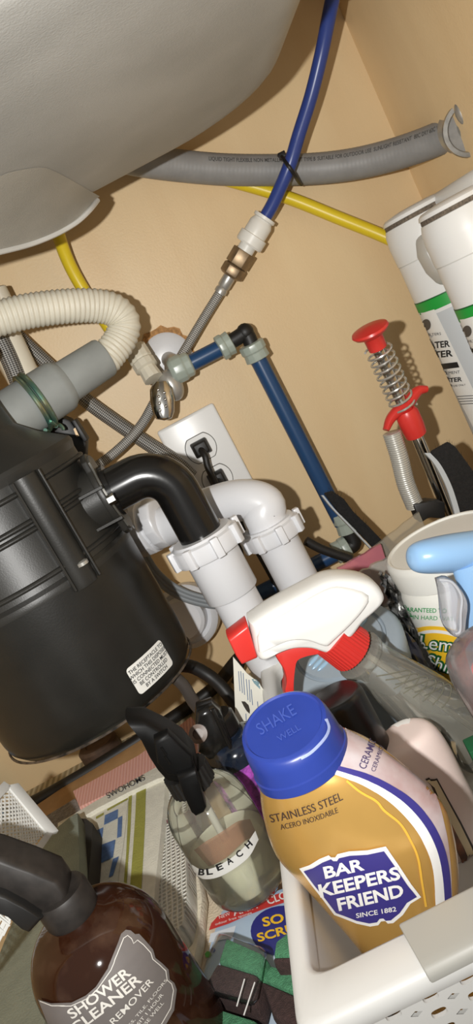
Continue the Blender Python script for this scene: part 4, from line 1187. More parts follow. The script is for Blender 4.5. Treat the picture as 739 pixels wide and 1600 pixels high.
part(lj, 'green_lettering', wrap(merge2d(aff(fit_text('GUARANTEED TO', 76, .012, 7), (660, 953), -2), aff(fit_text('EVEN IN HARD WATER', 100, 0, 6.5), (670, 965), -3)), sj, 5), GT, W=True)
yo = [(645, 984), (660, 979), (680, 978), (705, 982), (740, 996), (770, 1020), (775, 1050), (750, 1075), (715, 1082), (690, 1072), (668, 1050), (655, 1020), (648, 1000)]
part(lj, 'yellow_oval', wrap(poly2d(smooth2(yo + yo[:1], 3)[:-1]), sj, 7), mat('print_yellow', (246, 196, 44), .45), W=True)
part(lj, 'white_swoosh', wrap(band2d(smooth2([(650, 993), (665, 987), (685, 986), (710, 991), (740, 1004)]), 5), sj2, 6), mat('print_white', (238, 237, 234), .35), W=True)
L1, L2 = fit_text('Lemi', 62, .07, 25, 'LEFT'), fit_text('Shine', 66, .07, 24, 'LEFT')
part(lj, 'name_outline', wrap(merge2d(aff(L1, (657, 1001), -7), aff(L2, (668, 1028), -20)), sj3, 5), DG, W=True)
L1, L2 = fit_text('Lemi', 57, .0, 20, 'LEFT'), fit_text('Shine', 61, .0, 19, 'LEFT')
part(lj, 'name_lettering', wrap(merge2d(aff(L1, (659, 1001), -7), aff(L2, (670, 1029), -20)), sj4, 5), mat('print_white', (238, 237, 234), .35), W=True)

# ---------------------------------------------------------------- light blue T handled scrubber with clear guard
LBL = mat('light_blue_plastic', (142, 182, 222), .3, spec=.5)
tz = thing('scrubber', 'light blue T shaped scrubber handle with clear guard over the white jar', 'scrubber', world(PY(742, 930, -.405)))
tl, tr_ = PY(639, 873, -.40), PY(860, 845, -.385)
TM = axis_frame(tl, tr_)
TL = (tr_ - tl).length
hl = []
for f, ra, rb in ((0, .003, .003), (.02, .0085, .0072), (.06, .0120, .0096), (.14, .0150, .0112), (.3, .0165, .0124), (.5, .0168, .0126), (.7, .0160, .0118), (.9, .011, .008), (1, .002, .002)):
    hl.append([(rb * math.cos(2 * math.pi * i / 32), ra * math.sin(2 * math.pi * i / 32), TL * f) for i in range(32)])
part(tz, 'cross_handle', loft(smooth_secs(hl)).xf(TM), LBL, W=True, sharp=80)
cxm = PY(752, 880, -.395)
sl = []
for px, py, hw_, d in ((742, 872, .020, .010), (744, 905, .0165, .0095), (745, 935, .0145, .009), (747, 985, .0138, .0085), (752, 1060, .0138, .0085), (765, 1130, .0138, .0085)):
    c = PY(px, py, -.402); c.x += .004
    sl.append([c + Vector((hw_ * math.cos(2 * math.pi * i / 28), d * math.sin(2 * math.pi * i / 28), 0)) for i in range(28)])
part(tz, 'stem', loft(sl), LBL, W=True, sharp=80)
GD = clear('clear_guard', (244, 246, 250), .06, .36, (226, 229, 236))
part(tz, 'clear_guard', headplate(smooth2([(684, 905), (700, 902), (716, 918), (724, 938), (722, 965), (720, 986), (712, 992), (701, 988), (694, 972), (691, 945), (688, 922), (684, 905)], 3)[:-1], -.4205, -.4035), GD, W=True, sharp=60, label='clear plastic guard')
part(tz, 'guard_edge', tube(curve([PY(*q, -.4215) for q in ((686, 906), (706, 910), (721, 932), (720, 960), (719, 986), (711, 991))], 5), .0009, 8), clear('guard_edge_clear', (236, 238, 242), .1, .6, (216, 220, 226)), W=True)

# ---------------------------------------------------------------- clear container with red sprayer
rc = thing('red_liquid_bottle', 'clear plastic cup with red cap and red liquid at the right edge', 'cup', upright((.0905, -.462, .007)))
cupM = clear('frosted_cup', (248, 242, 242), .12, .20, (226, 218, 216))
ctop = .1400
cpf = [(.024, 0), (.0245, .002), (.0252, ctop * .55), (.0285, ctop * .80), (.0292, ctop * .90), (.0275, ctop * .97), (.023, ctop), (.012, ctop + .001), (.0001, ctop + .0012)]
part(rc, 'clear_shell', lathe(cpf, 44, True, False), cupM, sharp=60)
part(rc, 'red_cap', lathe([(.0155, ctop * .60), (.018, ctop * .62), (.0185, ctop * .80), (.0165, ctop * .90), (.010, ctop * .93), (.0001, ctop * .935)], 36, True, False), mat('red_inner_cap', (226, 48, 62), .3), label='red cap inside the clear cup')
part(rc, 'red_liquid', lathe([(.022, .003), (.0238, .006), (.0240, ctop * .50), (.0235, ctop * .52), (.0001, ctop * .525)], 40, True, False), mat('red_liquid', (222, 84, 66), .2, spec=.5), label='orange red liquid')

# ---------------------------------------------------------------- small green box
gx = thing('green_box', 'dark green box with white corner patch between pink bottle and red cup', 'box', upright((.071, -.4205, .006), R(-6)))
part(gx, 'carton', box(-.013, .013, -.004, .012, 0, .058), mat('box_green', (24, 96, 58), .45), bevel=.001)
gW = box(-.013, .013, -.004, .012, 0, .058).xf(ROOTM[gx.name]); sg = sight(bvh(gW), .0004)
part(gx, 'white_patch', wrap(poly2d([(709, 1175), (712, 1169), (718, 1168), (723, 1170), (732, 1190), (731, 1196), (724, 1203), (719, 1200)]), sg, 5), mat('print_white', (238, 237, 234), .35), W=True)

# ---------------------------------------------------------------- dark pouch, foil and clear packets behind
def crumple(pts, y, t, amp, seed, nx=14):
    """crinkled sheet standing at wall distance y: quad of sight-line corners (tl, tr, br, bl)"""
    rr = random.Random(seed); q = [PY(px, py, y) for px, py in pts]; rows = []
    for i in range(nx + 1):
        row = []
        for j in range(nx + 1):
            u, v = j / nx, i / nx
            p = (q[0] * (1 - u) + q[1] * u) * (1 - v) + (q[3] * (1 - u) + q[2] * u) * v
            row.append(p + Vector((rr.uniform(-1, 1) * amp * .5, rr.uniform(-1, 1) * amp - amp * 2 * math.sin(math.pi * u) * math.sin(math.pi * v), rr.uniform(-1, 1) * amp * .5)))
        rows.append(row)
    m = MB(); N = nx + 1
    V = [p for r_ in rows for p in r_] + [p + Vector((0, t, 0)) for r_ in rows for p in r_]
    F = []
    for i in range(nx):
        for j in range(nx):
            a = i * N + j
            F.append((a, a + 1, a + N + 1, a + N)); b = a + N * N
            F.append((b, b + N, b + N + 1, b + 1))
    per = [i for i in range(N)] + [i * N + nx for i in range(1, N)] + [nx * N + j for j in range(nx - 1, -1, -1)] + [i * N for i in range(nx - 1, 0, -1)]
    for k in range(len(per)):
        a, b = per[k], per[(k + 1) % len(per)]
        F.append((a, b, b + N * N, a + N * N))
    return m.add(V, F)
solo('dark_pouch', 'dark navy glossy pouch squeezed between the tub and the white jar', 'pouch', crumple([(612, 985), (640, 990), (720, 1120), (640, 1110)], -.318, .006, .0016, 21, 10), mat('navy_pouch', (38, 38, 46), .3, spec=.5), world(PY(655, 1050, -.318)))
solo('foil_pouch', 'crinkled silver foil pouch beside the white jar lid', 'pouch', crumple([(592, 895), (618, 905), (664, 1030), (622, 985)], -.292, .004, .0028, 4, 14), mat('silver_foil', (196, 196, 194), .22, metal=.85, col2=(60, 60, 62), nscale=110), world(PY(620, 950, -.292)), sharp=12)
PKB = clear('pink_film', (240, 206, 212), .1, .45, (214, 136, 150))
solo('pink_packet', 'pink plastic film packet lying behind the trigger spray head', 'packet', crumple([(528, 888), (596, 850), (650, 1060), (580, 1090)], -.20, .004, .0012, 8, 8), PKB, world(PY(570, 878, -.2)))
CLB = clear('clear_film', (238, 236, 228), .06, .22, (206, 200, 186))
solo('clear_packet', 'clear plastic packet with sealed edge lines behind the white jar', 'packet', crumple([(560, 872), (655, 800), (740, 1020), (650, 1060)], -.185, .003, .001, 9, 8), CLB, world(PY(610, 860, -.185)))
solo('clear_bag', 'crinkled clear bag between the spray head and the white jar', 'bag', crumple([(540, 905), (612, 870), (680, 1060), (610, 1075)], -.245, .004, .002, 13, 10), clear('clear_bag_film', (232, 232, 226), .05, .35, (200, 200, 192)), world(PY(585, 900, -.245)), sharp=15)
for k, (a, b) in enumerate((((548, 866), (650, 792)), ((556, 872), (655, 800)), ((566, 876), (660, 808)))):
    pass
# black fork-like tool lying near the pipe
bl_ = thing('black_clip', 'black plastic clip by the blue pipe right of the white trap', 'clip', world(PY(515, 862, -.14)))
part(bl_, 'arm', tube(curve([PY(*q, -.13) for q in ((478, 845), (500, 857), (530, 868), (548, 874))], 5), .0045, 12), BLKM, W=True)
# ---------------------------------------------------------------- things on the cabinet floor, left
def slab(pts, z, t, ins=0.0):
    """flat piece lying at height z: outline by sight lines, thickness t downwards"""
    P = [PZ(px, py, z) for px, py in pts]
    c = sum(P, Vector()) / len(P)
    L = []
    for f, s in ((0, -.0015), (.25, 0), (.75, 0), (1, -.0015)):
        L.append([p + (p - c).normalized() * s + Vector((0, 0, -t * f)) for p in P])
    return loft(L)
def ctr_of(pts, z): 
    P = [PZ(px, py, z) for px, py in pts]
    c = sum(P, Vector()) / len(P); return c
def cloth(name, label, cat, pts, z, t, m, **k):
    return solo(name, label, cat, slab(pts, z, t), m, world(ctr_of(pts, z - t)), **k)
LINER = wavemat('ribbed_liner', (196, 182, 150), (150, 136, 106), 'X', 42, .8, .6)
def flatbox(x0, x1, y0, y1, z0, z1, rot=0):
    return box(x0, x1, y0, y1, z0, z1)
solo('shelf_liner', 'ribbed beige shelf liner on the cabinet floor under the disposer', 'shelf liner', box(-.455, -.02, -.115, -.004, .0003, .0022), LINER, world((-.2, -.06, 0)))
CARD = mat('kraft_card', (176, 140, 96), .8, noise=.08)
solo('cardboard_strip', 'brown cardboard strip lying along the front of the shelf liner', 'cardboard', slab([(50, 1262), (215, 1150), (240, 1120), (250, 1132), (222, 1178), (112, 1256), (66, 1290)], .014, .011), CARD, world(ctr_of([(60, 1262), (225, 1170)], .003)), bevel=.001)
PINK = wavemat('pink_ribbed_cloth', (240, 190, 178), (224, 166, 154), 'X', 95, .95, .35)
cloth('cleaning_cloth', 'folded pink ribbed cloth behind the tea towel', 'cloth', [(112, 1237), (165, 1208), (215, 1180), (258, 1150), (300, 1118), (312, 1140), (318, 1178), (288, 1192), (240, 1212), (180, 1235), (122, 1262)], .046, .030, PINK)
GREYC = mat('grey_terry', (150, 146, 142), .95, noise=.25, nscale=260, bump=1, bscale=900)
cloth('grey_cloth', 'grey terry cloth edge left of the pink cloth', 'cloth', [(66, 1278), (118, 1246), (130, 1262), (105, 1278), (80, 1300)], .040, .03, GREYC)
WAFF = bpy.data.materials.new('waffle_cotton')
def waffle(m):
    m.use_nodes = True; nt = m.node_tree; b = nt.nodes['Principled BSDF']; b.inputs['Roughness'].default_value = .95
    tc = nt.nodes.new('ShaderNodeTexCoord')
    hs = []
    for ax in ('X', 'Y'):
        wv = nt.nodes.new('ShaderNodeTexWave'); wv.bands_direction = ax; wv.inputs['Scale'].default_value = 80; wv.inputs['Distortion'].default_value = 1.2; wv.inputs['Detail'].default_value = 1
        nt.links.new(tc.outputs['Object'], wv.inputs['Vector']); hs.append(wv.outputs['Fac'])
    mm = nt.nodes.new('ShaderNodeMath'); mm.operation = 'MAXIMUM'
    nt.links.new(hs[0], mm.inputs[0]); nt.links.new(hs[1], mm.inputs[1])
    rp = nt.nodes.new('ShaderNodeValToRGB'); rp.color_ramp.elements[0].color = lin((196, 196, 186)); rp.color_ramp.elements[1].color = lin((228, 226, 214))
    rp.color_ramp.elements[0].position = .25; rp.color_ramp.elements[1].position = .7
    nt.links.new(mm.outputs[0], rp.inputs[0]); nt.links.new(rp.outputs[0], b.inputs['Base Color'])
    bp = nt.nodes.new('ShaderNodeBump'); bp.inputs['Strength'].default_value = .9; bp.inputs['Distance'].default_value = .002
    nt.links.new(mm.outputs[0], bp.inputs['Height']); nt.links.new(bp.outputs[0], b.inputs['Normal'])
waffle(WAFF)
COT = mat('cotton_white', (226, 223, 208), .95, noise=.05, nscale=120, bump=.4, bscale=700)
# beige folded cloths under everything on the right of the stack
cloth('folded_cloth', 'cream folded cloth beside the sponge packet, lowest layer', 'cloth', [(262, 1330), (330, 1340), (352, 1420), (330, 1530), (300, 1640), (252, 1640), (240, 1500)], .020, .016, mat('cream_cloth', (224, 208, 182), .95, noise=.05, bump=.5, bscale=500))
cloth('folded_cloth', 'pale ivory folded cloth between the waffle cloth and the cream cloth', 'cloth', [(240, 1330), (304, 1330), (318, 1400), (312, 1460), (300, 1520), (270, 1540), (230, 1500)], .030, .009, mat('ivory_cloth', (232, 222, 200), .95, noise=.05, bump=.5, bscale=500))
cloth('green_tag', 'small bright green strip at the edge of the folded cloths', 'tag', [(270, 1462), (277, 1460), (284, 1492), (277, 1496)], .0345, .004, mat('bright_green', (86, 170, 60), .6))
cloth('waffle_cloth', 'white waffle weave cloth folded right of the striped tea towel', 'cloth', smooth2([(232, 1218), (262, 1196), (284, 1192), (300, 1260), (292, 1330), (293, 1395), (287, 1440), (276, 1456), (258, 1461), (220, 1470), (190, 1470), (210, 1330), (232, 1218)], 3)[:-1], .045, .018, WAFF)
# tea towel with print
tw_out = [(70, 1306), (112, 1273), (150, 1250), (200, 1222), (243, 1198), (262, 1195), (258, 1260), (244, 1380), (236, 1480), (140, 1480), (60, 1400)]
TZ = .050
tw = thing('tea_towel', 'white tea towel with blue checks and green stripes under the grey block', 'towel', world(ctr_of(tw_out, .03)))
part(tw, 'fabric', slab(tw_out, TZ, .022), COT, W=True)
OLV = mat('olive_print', (158, 156, 72), .95, noise=.06, bump=.4, bscale=700)
gz = onz(TZ, .0004)
q_ = lambda x, y: (140 + x / 4.106, 1180 + y / 4.106)
part(tw, 'wide_stripe', wrap(poly2d([q_(*p) for p in ((300, 228), (362, 186), (356, 420), (345, 640), (330, 900), (255, 900), (278, 600), (292, 400))]), gz, 20), OLV, W=True, label='wide olive green stripe')
part(tw, 'narrow_stripe', wrap(poly2d([q_(*p) for p in ((250, 262), (272, 250), (262, 480), (246, 700), (235, 870), (216, 850), (234, 640), (244, 420))]), gz, 20), OLV, W=True, label='narrow olive stripe')
part(tw, 'end_stripe', wrap(poly2d([q_(*p) for p in ((112, 345), (245, 272), (245, 284), (114, 358))]), gz, 20), OLV, W=True)
part(tw, 'end_stripe', wrap(poly2d([q_(*p) for p in ((40, 395), (92, 366), (90, 382), (42, 410))]), gz, 20), OLV, W=True)
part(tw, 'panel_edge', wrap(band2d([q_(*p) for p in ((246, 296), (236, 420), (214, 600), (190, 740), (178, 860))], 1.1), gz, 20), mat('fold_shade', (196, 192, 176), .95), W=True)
BLU = mat('blue_print', (94, 122, 168), .95, noise=.12, nscale=160, bump=.4, bscale=700)
for sqp in (((98, 385), (182, 345), (180, 405), (92, 448)), ((182, 402), (210, 388), (204, 520), (176, 532)), ((48, 480), (88, 462), (76, 575), (38, 595)),
            ((62, 580), (166, 540), (150, 655), (44, 705)), ((150, 665), (188, 648), (150, 770), (122, 785)), ((22, 725), (44, 712), (30, 760), (18, 765))):
    part(tw, 'check', wrap(poly2d([q_(*p) for p in sqp]), onz(TZ, .0006), 12), BLU, W=True)
# hem band with letters
nb = solo('cloth_bag', 'white printed cloth band with dark letters beside the pink cloth', 'cloth', slab([(88, 1287), (130, 1263), (180, 1238), (232, 1212), (286, 1190), (286, 1204), (248, 1216), (205, 1236), (150, 1264), (110, 1288)], .054, .010), COT, world(ctr_of([(100, 1285), (286, 1198)], .044)))
part(nb, 'lettering', wrap(merge2d(aff(fit_text('SWOHOMS', 66, .004, 9), (196, 1229), 27)), onz(.054, .0006), 5), mat('faded_ink', (70, 72, 76), .9), W=True)

# ---------------------------------------------------------------- grey green block and white mesh holder
gbp = [(46, 1332), (76, 1302), (108, 1276), (122, 1268), (132, 1276), (142, 1278), (153, 1284), (151, 1320), (146, 1360), (140, 1400), (120, 1420), (60, 1400), (48, 1360)]
face = [(46, 1334), (76, 1304), (108, 1279), (120, 1270), (124, 1400), (90, 1410), (50, 1380)]
def between_z(lo, hi, z0, z1):
    P = [PZ(*p, z1) for p in hi]; Q = [PZ(*p, z0) for p in lo]
    return loft([Q, P])
GB = mat('grey_green_foam', (146, 154, 140), .8, noise=.06, nscale=70, bump=.3, bscale=600)
gbk = thing('scouring_block', 'grey green block with dark backing lying on the tea towel', 'block', world(ctr_of(face, .052)))
top = [PZ(*p, .078) for p in ((44, 1336), (76, 1303), (108, 1277), (121, 1269), (124, 1340), (124, 1420), (104, 1455), (50, 1420))]
def down(P, dz, inset=0):
    return [p + Vector((0, 0, -dz)) for p in P]
part(gbk, 'foam', loft([down(top, .0265), down(top, .001), top]), GB, W=True, bevel=.001)
dt = [PZ(*p, .070) for p in ((115, 1272), (126, 1277), (124, 1382), (118, 1425))]
part(gbk, 'grey_layer', loft([down(dt, .019), dt]), mat('layer_grey', (128, 126, 116), .8), W=True)
dt2 = [PZ(*p, .066) for p in ((125, 1279), (134, 1279), (145, 1287), (142, 1332), (133, 1420), (122, 1420))]
part(gbk, 'dark_backing', loft([down(dt2, .0155), dt2]), mat('layer_dark', (58, 54, 48), .85), W=True, label='dark brown backing layer')
gs = [(36, 1400), (52, 1385), (110, 1430), (112, 1500), (70, 1600), (66, 1700), (-60, 1700), (-30, 1560), (6, 1470)]
cloth('grey_sheet', 'grey green flat sheet under the amber bottle at lower left', 'sheet', gs, .030, .027, mat('grey_green_sheet', (142, 146, 130), .8, noise=.06, nscale=70, bump=.3, bscale=600))
# mesh holder: white wire panels with rims
WIRE = mat('white_wire', (222, 222, 218), .4)
def meshpanel(root, c, step, w):
    """c: four corner points; crossing strands with real gaps, plus a rim along each edge"""
    a, b, d, e = c
    m = MB(); nrm = (b - a).cross(e - a).normalized()
    nu = int((b - a).length / step); nv = int((e - a).length / step)
    def pt(u, v): return (a * (1 - u) + b * u) * (1 - v) + (e * (1 - u) + d * u) * v
    for k in range(-nv, nu + nv):
        for sgn in (1, -1):
            seg_ = []
            for t in (0, 1):
                pass
            u0 = k / nu; u1 = u0 + nv / nu * .55
            pts = []
            for i in range(13):
                v = i / 12; u = (u0 + (u1 - u0) * v) if sgn > 0 else (u0 + (u1 - u0) * (1 - v))
                if 0 <= u <= 1: pts.append(pt(u, v))
            if len(pts) > 1:
                p, q = pts[0], pts[-1]; t = (q - p).normalized(); s = t.cross(nrm) * w / 2; n2 = nrm * w / 2
                m.add([p - s - n2, p + s - n2, p + s + n2, p - s + n2, q - s - n2, q + s - n2, q + s + n2, q - s + n2],
                      [(0, 1, 5, 4), (1, 2, 6, 5), (2, 3, 7, 6), (3, 0, 4, 7)])
    part(root, 'mesh_panel', m, WIRE, W=True, stuff=True)
mh = thing('mesh_holder', 'white perforated mesh holder at the left edge below the disposer', 'holder', world(PW(0, 1330, .50)))
c4 = [PW(14, 1232, .53), PW(72, 1302, .51), PW(36, 1352, .47), PW(-50, 1300, .47)]
meshpanel(mh, c4, .0032, .0009)
back = [p + Vector((.002, .006, -.004)) for p in c4]
for i, (a, b, ww) in enumerate(((c4[0], c4[1], .010), (c4[1], c4[2], .004), (c4[2], c4[3], .006), (c4[3], c4[0], .006))):
    d = (b - a).normalized(); nn = (c4[1] - c4[0]).cross(c4[3] - c4[0]).normalized(); s = d.cross(nn)
    out = s if s.dot(a - sum(c4, Vector()) / 4) > 0 else -s
    L = [[p + out * ww * x + nn * .0015 * y for x, y in ((-.1, -1), (1, -1), (1, 1), (-.1, 1))] for p in (a - d * .002, b + d * .002)]
    part(mh, 'rim', loft(L), WIRE, W=True, bevel=.0006)
c5 = [PW(-50, 1312, .465), PW(36, 1358, .465), PW(20, 1440, .455), PW(-60, 1560, .455)]
meshpanel(mh, c5, .0032, .0009)
solo('blue_roll', 'light blue rounded plastic edge at the left edge under the disposer', 'container', lathe([(.0001, 0), (.024, 0), (.026, .003), (.026, .042), (.022, .047), (.0001, .048)], 32).xf(upright(PZ(-24, 1290, .004))), mat('sky_blue_plastic', (120, 176, 224), .3), world(PZ(-24, 1290, .004)))

# ---------------------------------------------------------------- amber bottle
am = thing('amber_spray_bottle', 'amber brown bottle with grey cleaner label and black sprayer at lower left', 'spray bottle', upright((-.1735, -.488, .0315)))
AB = ROOTM[am.name]; ab0 = .0315
aprof = [(.034, 0), (.0375, .003), (.0385, .008), (.0385, .068)] + [(.0135 + .025 * math.cos(a), .068 + .034 * math.sin(a)) for a in [math.pi / 2 * i / 10 for i in range(1, 10)]] + [(.0132, .1035), (.0128, .108)]
abod = lathe(aprof, 64)
AMB = bpy.data.materials.new('amber_glass'); AMB.use_nodes = True
def amber(m):
    nt = m.node_tree; b = nt.nodes['Principled BSDF']
    b.inputs['Base Color'].default_value = lin((62, 34, 20)); b.inputs['Roughness'].default_value = .07; b.inputs['Specular IOR Level'].default_value = .6
    tr = nt.nodes.new('ShaderNodeBsdfTransparent'); tr.inputs[0].default_value = lin((150, 88, 48))
    mx = nt.nodes.new('ShaderNodeMixShader'); mx.inputs[0].default_value = .30
    n = nt.nodes.new('ShaderNodeTexNoise'); n.inputs['Scale'].default_value = 70; n.inputs['Detail'].default_value = 6
    tc = nt.nodes.new('ShaderNodeTexCoord'); nt.links.new(tc.outputs['Object'], n.inputs['Vector'])
    rp = nt.nodes.new('ShaderNodeValToRGB'); rp.color_ramp.elements[0].position = .5; rp.color_ramp.elements[1].position = .8
    rp.color_ramp.elements[0].color = lin((56, 31, 19)); rp.color_ramp.elements[1].color = lin((88, 62, 46))
    nt.links.new(n.outputs['Fac'], rp.inputs[0]); nt.links.new(rp.outputs[0], b.inputs['Base Color'])
    nt.links.new(b.outputs[0], mx.inputs[1]); nt.links.new(tr.outputs[0], mx.inputs[2])
    nt.links.new(mx.outputs[0], nt.nodes['Material Output'].inputs[0])
amber(AMB)
part(am, 'glass_body', abod, AMB, sharp=60)
part(am, 'dip_tube', tube([Vector((.0, 0, .108)), Vector((.008, -.004, .006))], .0032, 10), mat('tube_brown', (120, 84, 56), .5))
aW = MB().join(abod, AB); sa = sight(bvh(aW), .0010); sa2 = sight(bvh(aW), .0014)
alab = [(62, 1560), (82, 1566), (113, 1565), (135, 1554), (150, 1541), (168, 1513), (180, 1483), (189, 1460), (196, 1454), (203, 1455), (210, 1461), (216, 1460), (226, 1471), (237, 1484), (241, 1497), (252, 1506), (261, 1515), (263, 1530), (270, 1536), (274, 1546), (270, 1578), (254, 1606), (236, 1640), (190, 1690), (140, 1680), (100, 1640), (78, 1600)]
la = part(am, 'paper_label', wrap(poly2d(alab), sa, 8), mat('label_grey', (112, 106, 103), .6, noise=.05, nscale=100), W=True, label='grey scalloped paper label')
bl = [(66, 1562), (84, 1569), (113, 1569), (137, 1558), (153, 1544), (173, 1515), (185, 1485), (192, 1467), (198, 1463), (204, 1468), (207, 1475), (213, 1470), (222, 1477), (233, 1489), (236, 1499), (247, 1508), (256, 1517), (258, 1531), (265, 1537), (268, 1547), (264, 1574), (248, 1602), (228, 1640)]
APR = mat('label_print', (222, 218, 210), .6)
part(la, 'border_line', wrap(band2d(bl, 1.3), sa2, 6), APR, W=True)
part(la, 'lettering', wrap(merge2d(aff(fit_text('SHOWER', 112, .02, 16), (156, 1551), 37, curve_=.0006), aff(fit_text('CLEANER', 130, .02, 16), (166, 1567), 38, curve_=.0004), aff(fit_text('SCUM REMOVER', 150, .006, 10), (184, 1585), 45, curve_=.0006),
     aff(fit_text('GLASS, TILE, FLOORS', 112, 0, 5), (222, 1574), 51), aff(fit_text('LET SIT 1 HOUR', 80, 0, 5), (226, 1583), 51), aff(fit_text('RINSE WELL', 60, 0, 5), (233, 1588), 51)), sa2, 5), APR, W=True)
part(am, 'neck_collar', lathe([(.0138, .1030), (.0146, .105), (.0146, .116), (.0135, .1185)], 36), mat('dusty_black', (40, 36, 33), .5, noise=.25, nscale=150))
shp = [(58, 1432), (38, 1405), (10, 1368), (-30, 1330), (-70, 1330), (-60, 1296), (-5, 1306), (40, 1330), (90, 1352), (104, 1366), (107, 1392), (84, 1422)]
hm = headplate([(110, 1378), (109, 1396), (94, 1414), (78, 1418), (30, 1400), (-10, 1384), (-60, 1356), (-50, 1305), (-2, 1318), (50, 1338), (96, 1358)], -.497, -.474)
part(am, 'sprayer_head', hm, mat('dusty_black', (40, 36, 33), .5, noise=.25, nscale=150), W=True, sharp=60, label='dusty black sprayer head')
part(am, 'trigger', headplate([(70, 1424), (50, 1446), (40, 1442), (16, 1420), (-30, 1400), (-30, 1376), (10, 1388), (40, 1404)], -.503, -.490), BLKM, W=True, sharp=60)

# olive card to the right of it
cloth('olive_card', 'olive yellow card standing right of the amber bottle', 'card', [(288, 1490), (306, 1508), (306, 1560), (300, 1660), (240, 1660), (284, 1560)], .024, .003, mat('olive_card', (176, 168, 74), .6))

# ---------------------------------------------------------------- sponge packet and sponges
pk_ = thing('sponge_packet', 'sponge multipack card with red banner and blue oval on the floor by the basket', 'packet', world(ctr_of([(340, 1420), (440, 1600)], 0)))
pc_ = [(346, 1424), (354, 1418), (442, 1388), (500, 1560), (520, 1680), (300, 1680), (308, 1560), (330, 1470)]
SZ = .022
part(pk_, 'header_card', slab(pc_, SZ, .0014), mat('card_pale_blue', (206, 222, 238), .4, col2=(176, 204, 232), nscale=18), W=True)
zr = lambda x, y: (280 + x / 3.889, 1370 + y / 3.889)
s0_ = onz(SZ, .0005); s1_ = onz(SZ, .0009); s2_ = onz(SZ, .0013)
part(pk_, 'red_banner', wrap(poly2d([zr(*p) for p in ((180, 325), (195, 282), (235, 238), (330, 200), (470, 150), (640, 88), (660, 150), (530, 190), (400, 240), (300, 285))]), s0_, 12), mat('banner_red', (206, 62, 58), .4), W=True)
part(pk_, 'banner_lettering', wrap(merge2d(aff(fit_text('ANTI-', 46, .02, 11), zr(410, 190), 19), aff(fit_text('CLOG', 44, .02, 12), zr(615, 120), 20), aff(fit_text('NEW', 18, .0, 5), zr(275, 235), 20), aff(fit_text('odour free sponge', 60, 0, 5), zr(330, 255), 18)), s1_, 6), mat('print_white', (238, 237, 234), .35), W=True)
part(pk_, 'blue_oval', wrap(ell2d(*zr(640, 330), 53, 40, 32), s0_, 12), mat('oval_navy', (48, 50, 130), .4), W=True)
part(pk_, 'oval_lettering', wrap(merge2d(aff(fit_text('SO', 34, .03, 15), zr(570, 262), 14), aff(fit_text('SCRUB', 78, .03, 14), zr(620, 330), 16)), s1_, 6), mat('print_yellow', (246, 196, 44), .45), W=True)
hexp = lambda c, r: poly2d([(c[0] + r * math.cos(R(60 * i + 10)), c[1] + r * math.sin(R(60 * i + 10))) for i in range(6)])
part(pk_, 'leaf_mark', wrap(hexp(zr(176, 472), 5.6), s0_, 8), mat('mark_green', (86, 160, 70), .5), W=True)
part(pk_, 'drop_mark', wrap(hexp(zr(205, 445), 4.2), s0_, 8), mat('mark_blue', (60, 100, 180), .5), W=True)
part(pk_, 'blue_ball', wrap(ell2d(*zr(150, 745), 11, 11, 24), s0_, 8), mat('ball_blue', (110, 176, 232), .4), W=True)
part(pk_, 'white_arrow', wrap(poly2d([zr(*p) for p in ((190, 345), (345, 296), (330, 350), (310, 390), (300, 375), (180, 400))]), s0_, 12), mat('print_pale', (226, 232, 240), .4), W=True)
SGR = mat('sponge_green', (92, 158, 116), .95, noise=.15, nscale=300, bump=.8, bscale=1400)
SDK = mat('sponge_dark', (78, 58, 55), .95, noise=.2, nscale=300, bump=.8, bscale=1400)
FILM = clear('blister_film', (252, 253, 253), .08, .02, (220, 220, 220), 1.18)
def sponge(label, tl, tr, br, bl, split_l, split_r, z, t):
    """two-tone sponge seen from its top: corners and the green/dark seam by sight lines"""
    c = sum((PZ(*p, z) for p in (tl, tr, br, bl)), Vector()) / 4
    o = thing('sponge', label, 'sponge', world(c - Vector((0, 0, t))), 'green and brown sponges in the packet')
    part(o, 'green_foam', slab([tl, tr, split_r, split_l], z, t), SGR, W=True, bevel=.0015)
    part(o, 'dark_scourer', slab([split_l, split_r, br, bl], z + .0004, t), SDK, W=True, bevel=.0015)
    return o
sponge('green and dark brown sponge nearest the amber bottle, in clear film', (352, 1463), (412, 1489), (392, 1562), (316, 1541), (338, 1503), (403, 1522), .046, .022)
sponge('green sponge with dark lower half left of the basket corner', (420, 1506), (472, 1520), (500, 1620), (424, 1588), (405, 1530), (478, 1560), .040, .016)
sponge('dark brown topped sponge beside the blue oval at the basket', (428, 1470), (452, 1452), (478, 1500), (424, 1502), (424, 1496), (478, 1494), .050, .022)
sponge('green sponge at the bottom edge below the others', (340, 1574), (400, 1592), (420, 1640), (310, 1660), (322, 1630), (416, 1632), .040, .016)
fp = [PZ(*p, .051) for p in ((346, 1458), (416, 1486), (398, 1570), (309, 1545))]
fq = [PZ(*p, .024) for p in ((340, 1455), (420, 1482), (402, 1580), (300, 1556))]
part(pk_, 'blister', loft([fq, fp], False, True), FILM, W=True, bevel=.003)
part(pk_, 'film_crease', tube([PZ(382, 1530, .0525), PZ(370, 1572, .0525)], .0004, 6), mat('print_white', (238, 237, 234), .35), W=True)
part(pk_, 'film_crease', tube([PZ(398, 1535, .0525), PZ(381, 1586, .0525)], .0004, 6), mat('print_white', (238, 237, 234), .35), W=True)

